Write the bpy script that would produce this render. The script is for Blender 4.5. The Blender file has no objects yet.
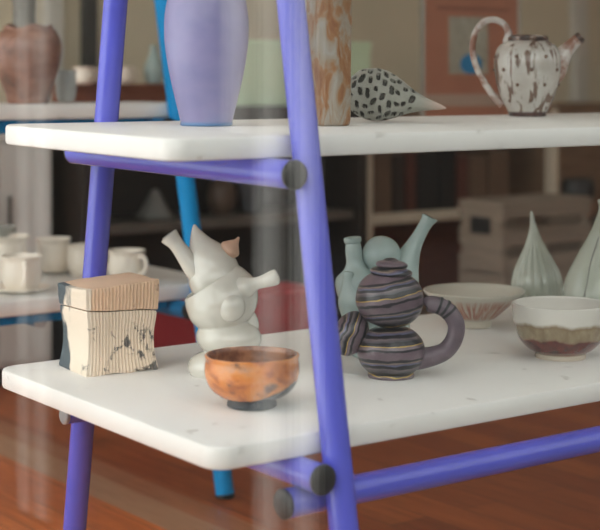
import bpy, bmesh, math, random
from mathutils import Vector, Matrix, noise, Quaternion
random.seed(7)
PI = math.pi
S = bpy.context.scene
COL = S.collection

# ---------------------------------------------------------------- camera frame
F_PX = 1517.0                 # focal length in pixels at 600 wide
CAM_Z = 1.045
FW = Vector((0.598, 0.8015, 0)); RT = Vector((0.8015, -0.598, 0))
YAW = math.atan2(-0.598, 0.8015)      # rotation of a thing whose local x runs to the right, y away
HOR = 80.0

def at(px, d, z=0.0):
    p = d * (FW + (px - 300.0) / F_PX * RT)
    return Vector((p.x, p.y, z))

# ---------------------------------------------------------------- materials
def new_mat(name):
    m = bpy.data.materials.new(name); m.use_nodes = True
    nt = m.node_tree; b = nt.nodes['Principled BSDF']
    return m, nt, b

def N(nt, t, **kw):
    n = nt.nodes.new(t)
    for k, v in kw.items(): setattr(n, k, v)
    return n

def ramp(nt, fac, stops, interp='LINEAR'):
    r = N(nt, 'ShaderNodeValToRGB'); r.color_ramp.interpolation = interp
    e = r.color_ramp.elements
    while len(e) < len(stops): e.new(0.5)
    for i, (p, c) in enumerate(stops):
        e[i].position = p; e[i].color = (c[0], c[1], c[2], 1)
    nt.links.new(fac, r.inputs[0]); return r.outputs[0]

def coords(nt, scale=(1, 1, 1), rot=(0, 0, 0), loc=(0, 0, 0), src='Object'):
    tc = N(nt, 'ShaderNodeTexCoord'); mp = N(nt, 'ShaderNodeMapping')
    mp.inputs['Scale'].default_value = scale; mp.inputs['Rotation'].default_value = rot
    mp.inputs['Location'].default_value = loc
    nt.links.new(tc.outputs[src], mp.inputs[0]); return mp.outputs[0]

def noise_tex(nt, vec, scale, detail=4, rough=0.55, dist=0.0):
    n = N(nt, 'ShaderNodeTexNoise'); n.inputs['Scale'].default_value = scale
    n.inputs['Detail'].default_value = detail; n.inputs['Roughness'].default_value = rough
    n.inputs['Distortion'].default_value = dist
    nt.links.new(vec, n.inputs['Vector']); return n.outputs['Fac']

def bump(nt, b, h, strength=0.2, dist=0.002):
    bp = N(nt, 'ShaderNodeBump'); bp.inputs['Strength'].default_value = strength
    bp.inputs['Distance'].default_value = dist
    nt.links.new(h, bp.inputs['Height']); nt.links.new(bp.outputs[0], b.inputs['Normal'])

def mixc(nt, fac, a, b_):
    m = N(nt, 'ShaderNodeMix', data_type='RGBA')
    for s, v in ((6, a), (7, b_)):
        if isinstance(v, tuple): m.inputs[s].default_value = (v[0], v[1], v[2], 1)
        else: nt.links.new(v, m.inputs[s])
    if isinstance(fac, float): m.inputs[0].default_value = fac
    else: nt.links.new(fac, m.inputs[0])
    return m.outputs[2]

def plain(name, c, rough=0.5, metal=0.0, var=0.0, vscale=12, coat=0.0, bmp=0.0, bscale=60, spec=0.5):
    m, nt, b = new_mat(name); b.inputs['Specular IOR Level'].default_value = spec; b.inputs['Coat Roughness'].default_value = 0.08
    b.inputs['Roughness'].default_value = rough; b.inputs['Metallic'].default_value = metal
    b.inputs['Coat Weight'].default_value = coat
    v = coords(nt)
    f = noise_tex(nt, v, vscale)
    lo = tuple(x * (1 - var) for x in c); hi = tuple(min(1, x * (1 + var)) for x in c)
    nt.links.new(ramp(nt, f, [(0.3, lo), (0.7, hi)]), b.inputs['Base Color'])
    if bmp: bump(nt, b, noise_tex(nt, v, bscale), bmp)
    return m

def glaze(name, stops, scale=8, stretch=(1, 1, 1), rough=0.25, coat=0.3, dist=0.0, detail=5, bmp=0.0, bscale=60, loc=(0, 0, 0)):
    m, nt, b = new_mat(name); b.inputs['Coat Roughness'].default_value = 0.06
    b.inputs['Roughness'].default_value = rough; b.inputs['Coat Weight'].default_value = coat
    v = coords(nt, stretch, loc=loc)
    f = noise_tex(nt, v, scale, detail, 0.6, dist)
    nt.links.new(ramp(nt, f, stops), b.inputs['Base Color'])
    if bmp: bump(nt, b, noise_tex(nt, v, bscale), bmp)
    return m

M = {}
# painted tubes: satin paint with faint brushed streaks
M['violet'] = plain('violet_paint', (0.100, 0.110, 0.62), 0.26, var=0.08, vscale=5, coat=0.45)
M['blue'] = plain('blue_paint', (0.0, 0.28, 0.66), 0.5, var=0.06, vscale=5, coat=0.0, spec=0.2)
M['rail_blue'] = plain('dark_blue_paint', (0.0, 0.135, 0.32), 0.5, var=0.06, coat=0.0, spec=0.2)
M['cap'] = plain('black_plastic', (0.014, 0.014, 0.014), 0.42, var=0.15)
M['greycap'] = plain('grey_plastic', (0.30, 0.31, 0.32), 0.5, var=0.15)

def shelf_mat():
    m, nt, b = new_mat('white_board')
    b.inputs['Roughness'].default_value = 0.42
    v = coords(nt)
    f = noise_tex(nt, v, 3.0, 5)
    base = ramp(nt, f, [(0.3, (0.80, 0.785, 0.755)), (0.7, (0.86, 0.85, 0.825))])
    s = noise_tex(nt, v, 26, 3, 0.5, 0.6)          # sparse scuffs
    fac = ramp(nt, s, [(0.665, (0, 0, 0)), (0.74, (0.5, 0.5, 0.5))])
    nt.links.new(mixc(nt, fac, base, (0.40, 0.37, 0.33)), b.inputs['Base Color'])
    return m
M['shelf'] = shelf_mat()

def wood_floor():
    m, nt, b = new_mat('parquet_boards')
    v = coords(nt, rot=(0, 0, PI / 2))
    br = N(nt, 'ShaderNodeTexBrick')
    br.inputs['Scale'].default_value = 1.0; br.inputs['Brick Width'].default_value = 1.15
    br.inputs['Row Height'].default_value = 0.115; br.inputs['Mortar Size'].default_value = 0.0022
    br.inputs['Color1'].default_value = (0.46, 0.130, 0.036, 1); br.inputs['Color2'].default_value = (0.29, 0.072, 0.019, 1)
    br.inputs['Mortar'].default_value = (0.16, 0.055, 0.022, 1); br.offset = 0.37
    nt.links.new(v, br.inputs['Vector'])
    g = noise_tex(nt, coords(nt, (14, 1.1, 1)), 4.0, 6, 0.6, 0.8)
    gr = ramp(nt, g, [(0.3, (0.68, 0.68, 0.68)), (0.7, (1.15, 1.12, 1.1))])
    mul = N(nt, 'ShaderNodeMix', data_type='RGBA', blend_type='MULTIPLY'); mul.inputs[0].default_value = 1
    nt.links.new(br.outputs['Color'], mul.inputs[6]); nt.links.new(gr, mul.inputs[7])
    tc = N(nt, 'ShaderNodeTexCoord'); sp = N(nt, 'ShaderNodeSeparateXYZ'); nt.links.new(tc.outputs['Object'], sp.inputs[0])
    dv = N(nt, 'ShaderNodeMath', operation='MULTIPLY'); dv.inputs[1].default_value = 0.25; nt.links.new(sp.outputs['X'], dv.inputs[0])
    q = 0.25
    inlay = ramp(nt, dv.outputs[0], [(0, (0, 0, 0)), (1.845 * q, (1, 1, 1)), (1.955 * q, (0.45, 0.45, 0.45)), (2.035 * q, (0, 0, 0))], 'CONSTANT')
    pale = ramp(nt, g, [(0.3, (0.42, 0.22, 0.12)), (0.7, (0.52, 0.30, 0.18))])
    left = ramp(nt, dv.outputs[0], [(0, (1, 1, 1)), (1.845 * q, (0, 0, 0))], 'CONSTANT')  # boards on the left made paler to paint in stronger light there
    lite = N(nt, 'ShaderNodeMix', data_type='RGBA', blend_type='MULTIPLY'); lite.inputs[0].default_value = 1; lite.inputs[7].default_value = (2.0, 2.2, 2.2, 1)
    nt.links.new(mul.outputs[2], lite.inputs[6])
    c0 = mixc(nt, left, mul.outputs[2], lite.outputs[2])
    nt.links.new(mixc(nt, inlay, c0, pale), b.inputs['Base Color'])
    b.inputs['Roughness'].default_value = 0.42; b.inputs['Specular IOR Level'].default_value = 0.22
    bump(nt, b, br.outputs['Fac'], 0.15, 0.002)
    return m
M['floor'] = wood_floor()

def glass_mat():
    m = bpy.data.materials.new('window_glass'); m.use_nodes = True
    nt = m.node_tree; nt.nodes.clear()
    out = N(nt, 'ShaderNodeOutputMaterial'); mx = N(nt, 'ShaderNodeMixShader')
    tr = N(nt, 'ShaderNodeBsdfTransparent'); gl = N(nt, 'ShaderNodeBsdfGlossy')
    tr.inputs[0].default_value = (0.985, 0.99, 0.985, 1)
    gl.inputs['Roughness'].default_value = 0.0
    fr = N(nt, 'ShaderNodeFresnel'); ge = N(nt, 'ShaderNodeNewGeometry')
    mr = N(nt, 'ShaderNodeMapRange')
    mr.inputs['To Min'].default_value = 1.5; mr.inputs['To Max'].default_value = 1 / 1.5
    nt.links.new(ge.outputs['Backfacing'], mr.inputs['Value']); nt.links.new(mr.outputs[0], fr.inputs['IOR'])
    nt.links.new(fr.outputs[0], mx.inputs[0]); nt.links.new(tr.outputs[0], mx.inputs[1]); nt.links.new(gl.outputs[0], mx.inputs[2])
    nt.links.new(mx.outputs[0], out.inputs['Surface'])
    return m
M['glass'] = glass_mat()

# ---------------------------------------------------------------- mesh helpers
def tag(o, label=None, cat=None, group=None, kind=None):
    if label: o['label'] = label
    if cat: o['category'] = cat
    if group: o['group'] = group
    if kind: o['kind'] = kind
    return o

def obj(name, bm, mats, parent=None, smooth=True, loc=None, rotz=None):
    me = bpy.data.meshes.new(name); bmesh.ops.recalc_face_normals(bm, faces=bm.faces[:]); bm.to_mesh(me); bm.free()
    for m in (mats if isinstance(mats, (list, tuple)) else [mats]): me.materials.append(m)
    if smooth:
        for p in me.polygons: p.use_smooth = True
        try: me.set_sharp_from_angle(angle=math.radians(42))
        except Exception: pass
    o = bpy.data.objects.new(name, me); COL.objects.link(o)
    if parent: o.parent = parent
    if loc is not None: o.location = loc
    if rotz is not None: o.rotation_euler.z = rotz
    return o

def thing(name, label, cat, loc=(0, 0, 0), rotz=0.0, group=None):
    o = bpy.data.objects.new(name, None); COL.objects.link(o)
    o.location = loc; o.rotation_euler.z = rotz; o.empty_display_size = 0.05
    return tag(o, label, cat, group)

def struct(name, bm, mats, smooth=False):
    o = obj(name, bm, mats, None, smooth); o['kind'] = 'structure'; return o

def crom(pts, n):
    """Catmull-Rom through pts (tuples of any length), n samples per span."""
    out = []; P = [pts[0]] + list(pts) + [pts[-1]]
    for i in range(1, len(P) - 2):
        a, b, c, d = P[i - 1], P[i], P[i + 1], P[i + 2]
        for k in range(n):
            t = k / n
            out.append(tuple(0.5 * ((2 * b[j]) + (-a[j] + c[j]) * t + (2 * a[j] - 5 * b[j] + 4 * c[j] - d[j]) * t * t
                             + (-a[j] + 3 * b[j] - 3 * c[j] + d[j]) * t ** 3) for j in range(len(b))))
    out.append(tuple(pts[-1])); return out

def lathe(bm, prof, seg=64, mod=None, mtx=None, mi=0):
    """Revolve (r,z) profile about z; ends with r~0 close to a pole."""
    rings = []
    for (r, z) in prof:
        if r < 1e-5:
            v = Vector((0, 0, z)); rings.append([bm.verts.new(mtx @ v if mtx else v)]); continue
        ring = []
        for k in range(seg):
            a = 2 * PI * k / seg
            rr = mod(a, z, r) if mod else r
            zz = z
            if isinstance(rr, tuple): rr, zz = rr
            v = Vector((rr * math.cos(a), rr * math.sin(a), zz))
            ring.append(bm.verts.new(mtx @ v if mtx else v))
        rings.append(ring)
    for A, B in zip(rings, rings[1:]):
        if len(A) == 1 and len(B) == 1: continue
        for k in range(seg):
            k2 = (k + 1) % seg
            if len(A) == 1: f = bm.faces.new((A[0], B[k2], B[k]))
            elif len(B) == 1: f = bm.faces.new((A[k], A[k2], B[0]))
            else: f = bm.faces.new((A[k], A[k2], B[k2], B[k]))
            f.material_index = mi
    return rings

def tube(bm, path, radii, seg=24, caps=True, mi=0, flat=1.0):
    """Sweep a circle along path; flat<1 squashes the section."""
    P = [Vector(p) for p in path]
    if not isinstance(radii, (list, tuple)): radii = [radii] * len(P)
    t0 = (P[1] - P[0]).normalized()
    up = Vector((0, 0, 1)) if abs(t0.z) < 0.9 else Vector((1, 0, 0))
    nrm = (up - t0 * up.dot(t0)).normalized(); rings = []; prev = t0
    for i, p in enumerate(P):
        t = (P[min(i + 1, len(P) - 1)] - P[max(i - 1, 0)]).normalized()
        q = prev.rotation_difference(t); nrm = q @ nrm; nrm = (nrm - t * nrm.dot(t)).normalized(); prev = t
        bn = t.cross(nrm)
        rings.append([bm.verts.new(p + radii[i] * (math.cos(2 * PI * k / seg) * nrm + flat * math.sin(2 * PI * k / seg) * bn)) for k in range(seg)])
    for A, B in zip(rings, rings[1:]):
        for k in range(seg):
            f = bm.faces.new((A[k], A[(k + 1) % seg], B[(k + 1) % seg], B[k])); f.material_index = mi
    if caps:
        for R, sgn in ((rings[0], -1), (rings[-1], 1)):
            f = bm.faces.new(R if sgn > 0 else R[::-1]); f.material_index = mi
    return rings

def limb(bm, pts, n=6, seg=24, mi=0):
    """Tube through (x,y,z,r) points with smooth radius, domed ends."""
    q = crom(pts, n)
    tube(bm, [p[:3] for p in q], [max(p[3], 1e-4) for p in q], seg, True, mi)

def ell(bm, c, r, rot=(0, 0, 0), seg=40, rings=24, mi=0):
    from mathutils import Euler
    m = Matrix.Translation(c) @ Euler(rot).to_matrix().to_4x4() @ Matrix.Diagonal((r[0], r[1], r[2], 1))
    prof = [(math.sin(PI * i / rings), -math.cos(PI * i / rings)) for i in range(rings + 1)]
    prof[0] = (0, -1); prof[-1] = (0, 1)
    lathe(bm, prof, seg, None, m, mi)

def box(bm, lo, hi, mtx=None, bev=0.0, bseg=2, mi=0):
    r = bmesh.ops.create_cube(bm, size=1.0)
    vs = r['verts']
    for v in vs:
        v.co = Vector([lo[i] + (v.co[i] + 0.5) * (hi[i] - lo[i]) for i in range(3)])
    fs = list({f for v in vs for f in v.link_faces})
    if bev:
        es = list({e for v in vs for e in v.link_edges})
        rr = bmesh.ops.bevel(bm, geom=es, offset=bev, segments=bseg, affect='EDGES', profile=0.5)
        fs = list({f for f in rr['faces']} | {f for f in fs if f.is_valid})
        vs = list({v for f in fs for v in f.verts})
    for f in fs: f.material_index = mi
    if mtx:
        for v in vs: v.co = mtx @ v.co

def remesh(o, voxel=0.0028, smooth=6):
    r = o.modifiers.new('Remesh', 'REMESH'); r.mode = 'VOXEL'; r.voxel_size = voxel; r.use_smooth_shade = True
    s = o.modifiers.new('Smooth', 'SMOOTH'); s.factor = 0.5; s.iterations = smooth

def wall_profile(outer, th):
    """Closed profile of a hollow vessel from its outer (r,z) profile (bottom to rim)."""
    inner = [(max(r - th, 0.0), z) for r, z in outer]
    top_z = outer[-1][1]
    rim = [(outer[-1][0] - th * 0.25, top_z + th * 0.3), (outer[-1][0] - th * 0.75, top_z + th * 0.3)]
    floor_z = outer[0][1] + th * 1.6
    inner = [(r, z) for r, z in inner[::-1] if z > floor_z]
    return [(0, outer[0][1])] + outer + rim + inner + [(inner[-1][0] * 0.6, floor_z), (0, floor_z)]

# ---------------------------------------------------------------- room
X0, X1, Y0, Y1, ZC = 0.15, 8.2, 1.45, 5.6, 2.9
M['wall_grey'] = plain('warm_grey_plaster', (0.66, 0.59, 0.45), 0.8, var=0.05, vscale=3)
M['wall_side'] = plain('taupe_plaster', (0.60, 0.50, 0.38), 0.8, var=0.06, vscale=3)
M['ceil'] = plain('off_white_ceiling', (0.80, 0.77, 0.72), 0.9, var=0.03)
M['frame'] = plain('dark_window_frame', (0.05, 0.048, 0.045), 0.5, var=0.1)

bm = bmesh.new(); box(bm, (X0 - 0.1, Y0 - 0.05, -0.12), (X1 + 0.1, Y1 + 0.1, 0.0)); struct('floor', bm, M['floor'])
bm = bmesh.new(); box(bm, (X0 - 0.3, Y0 - 0.3, ZC), (X1 + 0.1, Y1 + 0.1, ZC + 0.15)); struct('ceiling', bm, M['ceil'])
bm = bmesh.new(); box(bm, (X0 - 0.1, Y1, 0), (X1 + 0.1, Y1 + 0.1, ZC)); struct('wall_back', bm, M['wall_grey'])
bm = bmesh.new(); box(bm, (X1, Y0, 0), (X1 + 0.1, Y1, ZC)); struct('wall_right', bm, M['wall_side'])
# street wall: one wide opening for the display window
bm = bmesh.new()
box(bm, (X0 - 0.05, Y0 - 0.06, -0.12), (X1 + 0.1, Y0 + 0.06, 0.10)); box(bm, (X0 - 0.05, Y0 - 0.06, 2.55), (X1 + 0.1, Y0 + 0.06, ZC))
box(bm, (5.2, Y0 - 0.06, 0.10), (X1 + 0.1, Y0 + 0.06, 2.55))
box(bm, (X0 - 0.3, 1.0, 2.62), (X1, Y0 - 0.06, 2.70))  # unseen canopy slab added to cut sky light through the front window
struct('wall_front', bm, M['wall_side'])
bm = bmesh.new()
box(bm, (X0 - 0.06, Y0 + 0.06, -0.12), (X0 + 0.06, Y1, 0.10)); box(bm, (X0 - 0.06, Y0 + 0.06, 2.55), (X0 + 0.06, Y1, ZC))
box(bm, (X0 - 0.06, 5.4, 0.10), (X0 + 0.06, Y1, 2.55))
struct('wall_left', bm, M['wall_side'])
bm = bmesh.new(); box(bm, (X0 + 0.05, Y0 - 0.005, 0.10), (5.2, Y0 + 0.005, 2.55)); struct('window_1', bm, M['glass'])
bm = bmesh.new(); box(bm, (X0 + 0.05, Y0 + 0.013, 0.10), (5.2, Y0 + 0.018, 2.55)); struct('window_3', bm, M['glass'])
bm = bmesh.new(); box(bm, (X0 - 0.005, Y0 + 0.06, 0.10), (X0 + 0.005, 5.4, 2.55)); struct('window_2', bm, M['glass'])
bm = bmesh.new(); box(bm, (X0 - 0.05, Y0 - 0.05, 0.10), (X0 + 0.05, Y0 + 0.05, 2.55), bev=0.006); struct('trim_1', bm, M['frame'])
# pale upright strips on the back wall
M['trim'] = plain('pale_trim', (0.60, 0.58, 0.53), 0.6, var=0.05)
for i, (px, w) in enumerate(((57, 0.075), (24, 0.03), (583, 0.10))):
    p = at(px, 5.55 / (0.8015 - 0.598 * (px - 300) / F_PX))
    bm = bmesh.new(); box(bm, (p.x - w / 2, Y1 - 0.045, 0), (p.x + w / 2, Y1, ZC), bev=0.006); struct('trim_%d' % (i + 2), bm, M['trim'])
p = at(92, 5.55 / (0.8015 - 0.598 * (92 - 300) / F_PX))
bm = bmesh.new(); box(bm, (p.x - 0.03, Y1 - 0.05, 0), (p.x + 0.03, Y1, ZC), bev=0.006); struct('trim_5', bm, M['frame'])
bm = bmesh.new(); box(bm, (X0, Y1 - 0.02, 0), (X1, Y1, 0.11), bev=0.004); struct('baseboard_back', bm, M['trim'])

# ---------------------------------------------------------------- street outside (seen only as reflections in the pane)
M['asphalt'] = plain('asphalt', (0.013, 0.013, 0.014), 0.9, var=0.2)
M['paving'] = plain('paving', (0.016, 0.015, 0.015), 0.85, var=0.12)
M['facade'] = plain('dark_facade', (0.014, 0.012, 0.010), 0.8, var=0.2, vscale=1.5)
M['stone'] = plain('white_stone', (0.90, 0.88, 0.84), 0.7, var=0.0)
bm = bmesh.new(); box(bm, (-25, -25, -0.42), (30, -0.9, -0.30)); struct('ground_road', bm, M['asphalt'])
bm = bmesh.new(); box(bm, (-25, -0.9, -0.42), (30, Y0 - 0.06, -0.12)); struct('ground_pavement', bm, M['paving'])
bm = bmesh.new(); box(bm, (-14, -10, -0.3), (24, -6.4, 2.5)); struct('wall_street', bm, M['facade'])
# white upright fins standing along the pavement: they show as pale upright reflections in the pane
def fin_y(px, X):
    u = (px - 300) / F_PX
    return 2 * Y0 - X * (0.8015 - 0.598 * u) / (0.598 + 0.8015 * u)
for i, (a, b, z0, X) in enumerate(((260, 281, -0.12, 1.85), (297, 315, -0.12, 1.85), (228, 251, 0.93, 1.85), (38, 45, -0.12, 1.85), (21, 27, -0.12, 1.85))):
    bm = bmesh.new(); box(bm, (X, fin_y(a, X), z0), (X + 0.02, fin_y(b, X), 2.62), bev=0.002)
    struct('pillar_%d' % (i + 1), bm, M['stone'])

# ---------------------------------------------------------------- A-frame shelf units
SLOPE = 0.0130                # both violet boards rise slightly towards the back
def rounded_board(x0, x1, y0, y1, z0, z1, r, e=0.006, slope=0.0):
    """Board with corners rounded in plan and eased edges."""
    bm = bmesh.new(); ring = []
    for cx, cy, a0 in ((x1 - r, y1 - r, 0), (x0 + r, y1 - r, 90), (x0 + r, y0 + r, 180), (x1 - r, y0 + r, 270)):
        for k in range(9):
            a = math.radians(a0 + 90 * k / 8); ring.append((cx, cy, math.cos(a), math.sin(a)))
    loops = []
    for ins, z in ((e, z0), (e * 0.3, z0 + e * 0.3), (0, z0 + e), (0, z1 - e), (e * 0.3, z1 - e * 0.3), (e, z1)):
        loops.append([bm.verts.new((cx + (r - ins) * c, cy + (r - ins) * s, z)) for cx, cy, c, s in ring])
    n = len(ring)
    for A, B in zip(loops, loops[1:]):
        for k in range(n): bm.faces.new((A[k], A[(k + 1) % n], B[(k + 1) % n], B[k]))
    bm.faces.new(loops[0][::-1]); bm.faces.new(loops[-1])
    for v in bm.verts: v.co.z += slope * (v.co.y - y0)
    return bm

TR = 0.0222
def bar(name, a, b, parent, mat, r=TR):
    bm = bmesh.new(); tube(bm, [a, b], r, 32); return obj(name, bm, mat, parent)

def end_cap(p, direction, parent, mat, r=TR):
    d = Vector(direction).normalized(); bm = bmesh.new(); p = Vector(p)
    pr = [(0.0, r * 0.96), (0.004, r * 1.04), (0.007, r * 1.0), (0.009, r * 0.85), (0.0095, r * 0.3)]
    tube(bm, [p + d * (q[0] - 0.001) for q in pr], [q[1] for q in pr], 32); return obj('end_cap', bm, mat, parent)

Z2, Z1, TH = CAM_Z - 0.5226, CAM_Z - 0.084, 0.035     # lower and upper shelf tops
root = thing('display_shelf', 'violet tubular A-frame shelf unit with two white boards in the foreground', 'shelf', (0, 0, 0))
obj('shelf_board', rounded_board(1.187, 3.55, 1.794, 2.504, Z2 - TH, Z2, 0.036, slope=SLOPE), M['shelf'], root)
obj('shelf_board', rounded_board(1.160, 3.55, 1.872, 2.434, Z1 - TH, Z1, 0.036, slope=SLOPE), M['shelf'], root)
obj('shelf_board', rounded_board(1.172, 3.55, 1.955, 2.372, Z1 + 0.435 - TH, Z1 + 0.435, 0.036), M['shelf'], root)  # unseen top board, added to shade the board below it
def fY(z): return 1.770 + 0.167 * (z - 0.489)
def bY(z): return 2.530 - 0.155 * (z - 0.489)
for lx, sgn in ((1.387, -1), (3.35, 1)):
    for fn in (fY, bY):
        l = bar('leg', (lx, fn(0.0), 0.012), (lx, fn(1.62), 1.62), root, M['violet'])
        end_cap((lx, fn(0.012), 0.012), (0, 0, -1), l, M['cap'])
    cx = lx + sgn * 0.045
    for zb, yf, yb in ((Z2 - TH - TR, 1.7465, 2.575), (Z1 - TH - TR, 1.8157, 2.492)):
        zr = zb + SLOPE * (yb - yf)
        c = bar('crossbar', (cx, yf, zb), (cx, yb, zr), root, M['violet'])
        end_cap((cx, yf, zb), (0, -1, 0), c, M['cap']); end_cap((cx, yb, zr), (0, 1, 0), c, M['cap'])
zs = Z2 - TH - TR - 0.0445
for ys, z_, x_, r_s, capm in ((fY(zs) + 0.045, zs, 1.319, TR, M['cap']), (bY(zs) - 0.040, zs + 0.006, 1.328, 0.0165, M['greycap'])):
    s = bar('stretcher', (x_, ys, z_), (3.42, ys, z_), root, M['violet'], r_s)
    end_cap((x_, ys, z_), (-1, 0, 0), s, capm, r_s); end_cap((3.42, ys, z_), (1, 0, 0), s, capm, r_s)

BZ2, BZ1 = Z2, CAM_Z - 0.060
root = thing('display_shelf', 'blue tubular A-frame shelf unit with white boards standing behind the violet one', 'shelf', (0, 0, 0))
obj('shelf_board', rounded_board(0.55, 2.22, 3.285, 3.776, BZ2 - 0.038, BZ2, 0.05), M['shelf'], root)
obj('shelf_board', rounded_board(0.55, 2.20, 3.39, 3.696, BZ1 - 0.038, BZ1, 0.05), M['shelf'], root)
obj('shelf_board', rounded_board(0.55, 2.20, 3.50, 3.62, BZ1 + 0.440 - 0.038, BZ1 + 0.440, 0.05), M['shelf'], root)  # added board out of view, casts shade on the blue unit's upper board
def gY(z): return 3.262 + 0.235 * (z - 0.5)
def hY(z): return 3.800 - 0.147 * (z - 0.5)
for lx, sgn in ((2.113, 1), (0.70, -1)):
    for fn in (gY, hY):
        l = bar('leg', (lx, fn(0.0), 0.012), (lx, fn(1.62), 1.62), root, M['blue'], 0.0235)
        end_cap((lx, fn(0.012), 0.012), (0, 0, -1), l, M['cap'], 0.0235)
    cx = lx - sgn * 0.046
    for zb, yf, yb in ((BZ2 - 0.038 - TR, 3.24, 3.83), (BZ1 - 0.038 - TR, 3.34, 3.76)):
        c = bar('crossbar', (cx, yf, zb), (cx, yb, zb), root, M['rail_blue'])
        end_cap((cx, yf, zb), (0, -1, 0), c, M['cap']); end_cap((cx, yb, zb), (0, 1, 0), c, M['cap'])
for (z1, hgt, y) in ((BZ2 - 0.038, 0.022, 3.300), (BZ1 - 0.038, 0.034, 3.405)):
    bm = bmesh.new(); box(bm, (0.76, y, z1 - hgt), (2.04, y + 0.02, z1), bev=0.002); obj('rail', bm, M['rail_blue'], root, False)
mid = at(55, 3.62)
c = bar('center_bar', (mid.x, 3.33, BZ2 - 0.062), (mid.x, 3.75, BZ2 - 0.062), root, M['rail_blue'], 0.017)
end_cap((mid.x, 3.33, BZ2 - 0.062), (0, -1, 0), c, M['greycap'], 0.017)

# ================================================================ lower violet shelf: pots
def base(px, y, upper=False):
    """Distance and standing point on a violet board for something whose foot shows at (px, y)."""
    h, yf = (0.084, 1.872) if upper else (0.5226, 1.794)
    q = 0.8015 - 0.598 * (px - 300) / F_PX
    d = F_PX * (h + SLOPE * yf) / ((y - HOR) + F_PX * SLOPE * q)
    return d, at(px, d, CAM_Z - (y - HOR) * d / F_PX)

# ---- ridged lidded box -------------------------------------------------
def box_mat(name, face_col, side_col, dark_col):
    m, nt, b = new_mat(name)
    b.inputs['Roughness'].default_value = 0.72
    v = coords(nt)
    tc = N(nt, 'ShaderNodeTexCoord'); sp = N(nt, 'ShaderNodeSeparateXYZ'); nt.links.new(tc.outputs['Object'], sp.inputs[0])
    n1 = noise_tex(nt, v, 14, 5, 0.6)
    face = ramp(nt, n1, [(0.3, tuple(x * 0.86 for x in face_col)), (0.7, tuple(min(1, x * 1.08) for x in face_col))])
    # left of the near corner the clay is smooth and paler
    lt = N(nt, 'ShaderNodeMath', operation='LESS_THAN'); lt.inputs[1].default_value = -0.0605
    nt.links.new(sp.outputs['X'], lt.inputs[0])
    c1 = mixc(nt, lt.outputs[0], face, side_col)
    # smoke-fired dark patches: back of the left side, and low right
    n2 = noise_tex(nt, v, 11, 4, 0.55, 0.3)
    a1 = N(nt, 'ShaderNodeMath', operation='MULTIPLY_ADD'); a1.inputs[1].default_value = 7.0; a1.inputs[2].default_value = -0.10
    nt.links.new(sp.outputs['Y'], a1.inputs[0])
    a2 = N(nt, 'ShaderNodeMath', operation='ADD'); nt.links.new(a1.outputs[0], a2.inputs[0]); nt.links.new(n2, a2.inputs[1])
    dk = ramp(nt, a2.outputs[0], [(0.52, (0, 0, 0)), (0.60, (1, 1, 1))])
    both = N(nt, 'ShaderNodeMath', operation='MULTIPLY'); nt.links.new(dk, both.inputs[0]); nt.links.new(lt.outputs[0], both.inputs[1])
    c2 = mixc(nt, both.outputs[0], c1, dark_col)
    n3 = noise_tex(nt, coords(nt, loc=(3.1, 0.4, 0.2)), 30, 5, 0.65, 0.5)
    z1 = N(nt, 'ShaderNodeMath', operation='MULTIPLY_ADD'); z1.inputs[1].default_value = -1.0; z1.inputs[2].default_value = 0.05
    nt.links.new(sp.outputs['Z'], z1.inputs[0])
    x1 = N(nt, 'ShaderNodeMath', operation='MULTIPLY_ADD'); x1.inputs[1].default_value = 0.9; nt.links.new(sp.outputs['X'], x1.inputs[0]); nt.links.new(z1.outputs[0], x1.inputs[2])
    s1 = N(nt, 'ShaderNodeMath', operation='ADD'); nt.links.new(x1.outputs[0], s1.inputs[0]); nt.links.new(n3, s1.inputs[1])
    sk = ramp(nt, s1.outputs[0], [(0.585, (0, 0, 0)), (0.65, (0.9, 0.9, 0.9))])
    nt.links.new(mixc(nt, sk, c2, (0.06, 0.065, 0.07)), b.inputs['Base Color'])
    bump(nt, b, noise_tex(nt, v, 90, 4), 0.25, 0.0015)
    return m
M['box_body'] = box_mat('ridged_clay', (0.80, 0.66, 0.52), (0.82, 0.71, 0.58), (0.075, 0.10, 0.115))
M['box_lid'] = box_mat('ridged_clay_lid', (0.74, 0.52, 0.36), (0.80, 0.70, 0.57), (0.075, 0.10, 0.115))

LX, LY = 0.142, 0.122
def box_ring(hx, hy, ridge, seed, per=88):
    """One perimeter loop of the squarish box; local -y face is ridged, -x face is cut with a chamfered corner."""
    out = []
    def side(p, q, nrm, amp, n):
        for k in range(n):
            t = k / n; x = p[0] + (q[0] - p[0]) * t; y = p[1] + (q[1] - p[1]) * t
            w = amp * math.sin(t * 2 * PI * 21) * min(1, 8 * t, 8 * (1 - t)) + 0.0016 * noise.noise(Vector((x * 22, y * 22, seed)))
            out.append((x + nrm[0] * w, y + nrm[1] * w))
    side((-hx, -hy), (hx, -hy), (0, -1), ridge, 176)
    side((hx, -hy), (hx, hy), (1, 0), 0, 24)
    side((hx, hy), (-hx, hy), (0, 1), 0, 24)
    side((-hx, hy), (-hx, -hy), (-1, 0), 0, 24)
    return out

def loft_box(levels, zf, top, bot_extra=None):
    """levels: (t 0..1, sx, sy, ridge); zf(t,x,y) gives the height."""
    bm = bmesh.new(); loops = []
    for (t, sx, sy, rg) in levels:
        loops.append([bm.verts.new((x, y, zf(t, x, y))) for x, y in box_ring(LX / 2 * sx, LY / 2 * sy, rg, t * 3)])
    n = len(loops[0])
    for A, B in zip(loops, loops[1:]):
        for k in range(n): bm.faces.new((A[k], A[(k + 1) % n], B[(k + 1) % n], B[k]))
    bm.faces.new(loops[0][::-1]); bm.faces.new(loops[-1]); return bm

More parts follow.
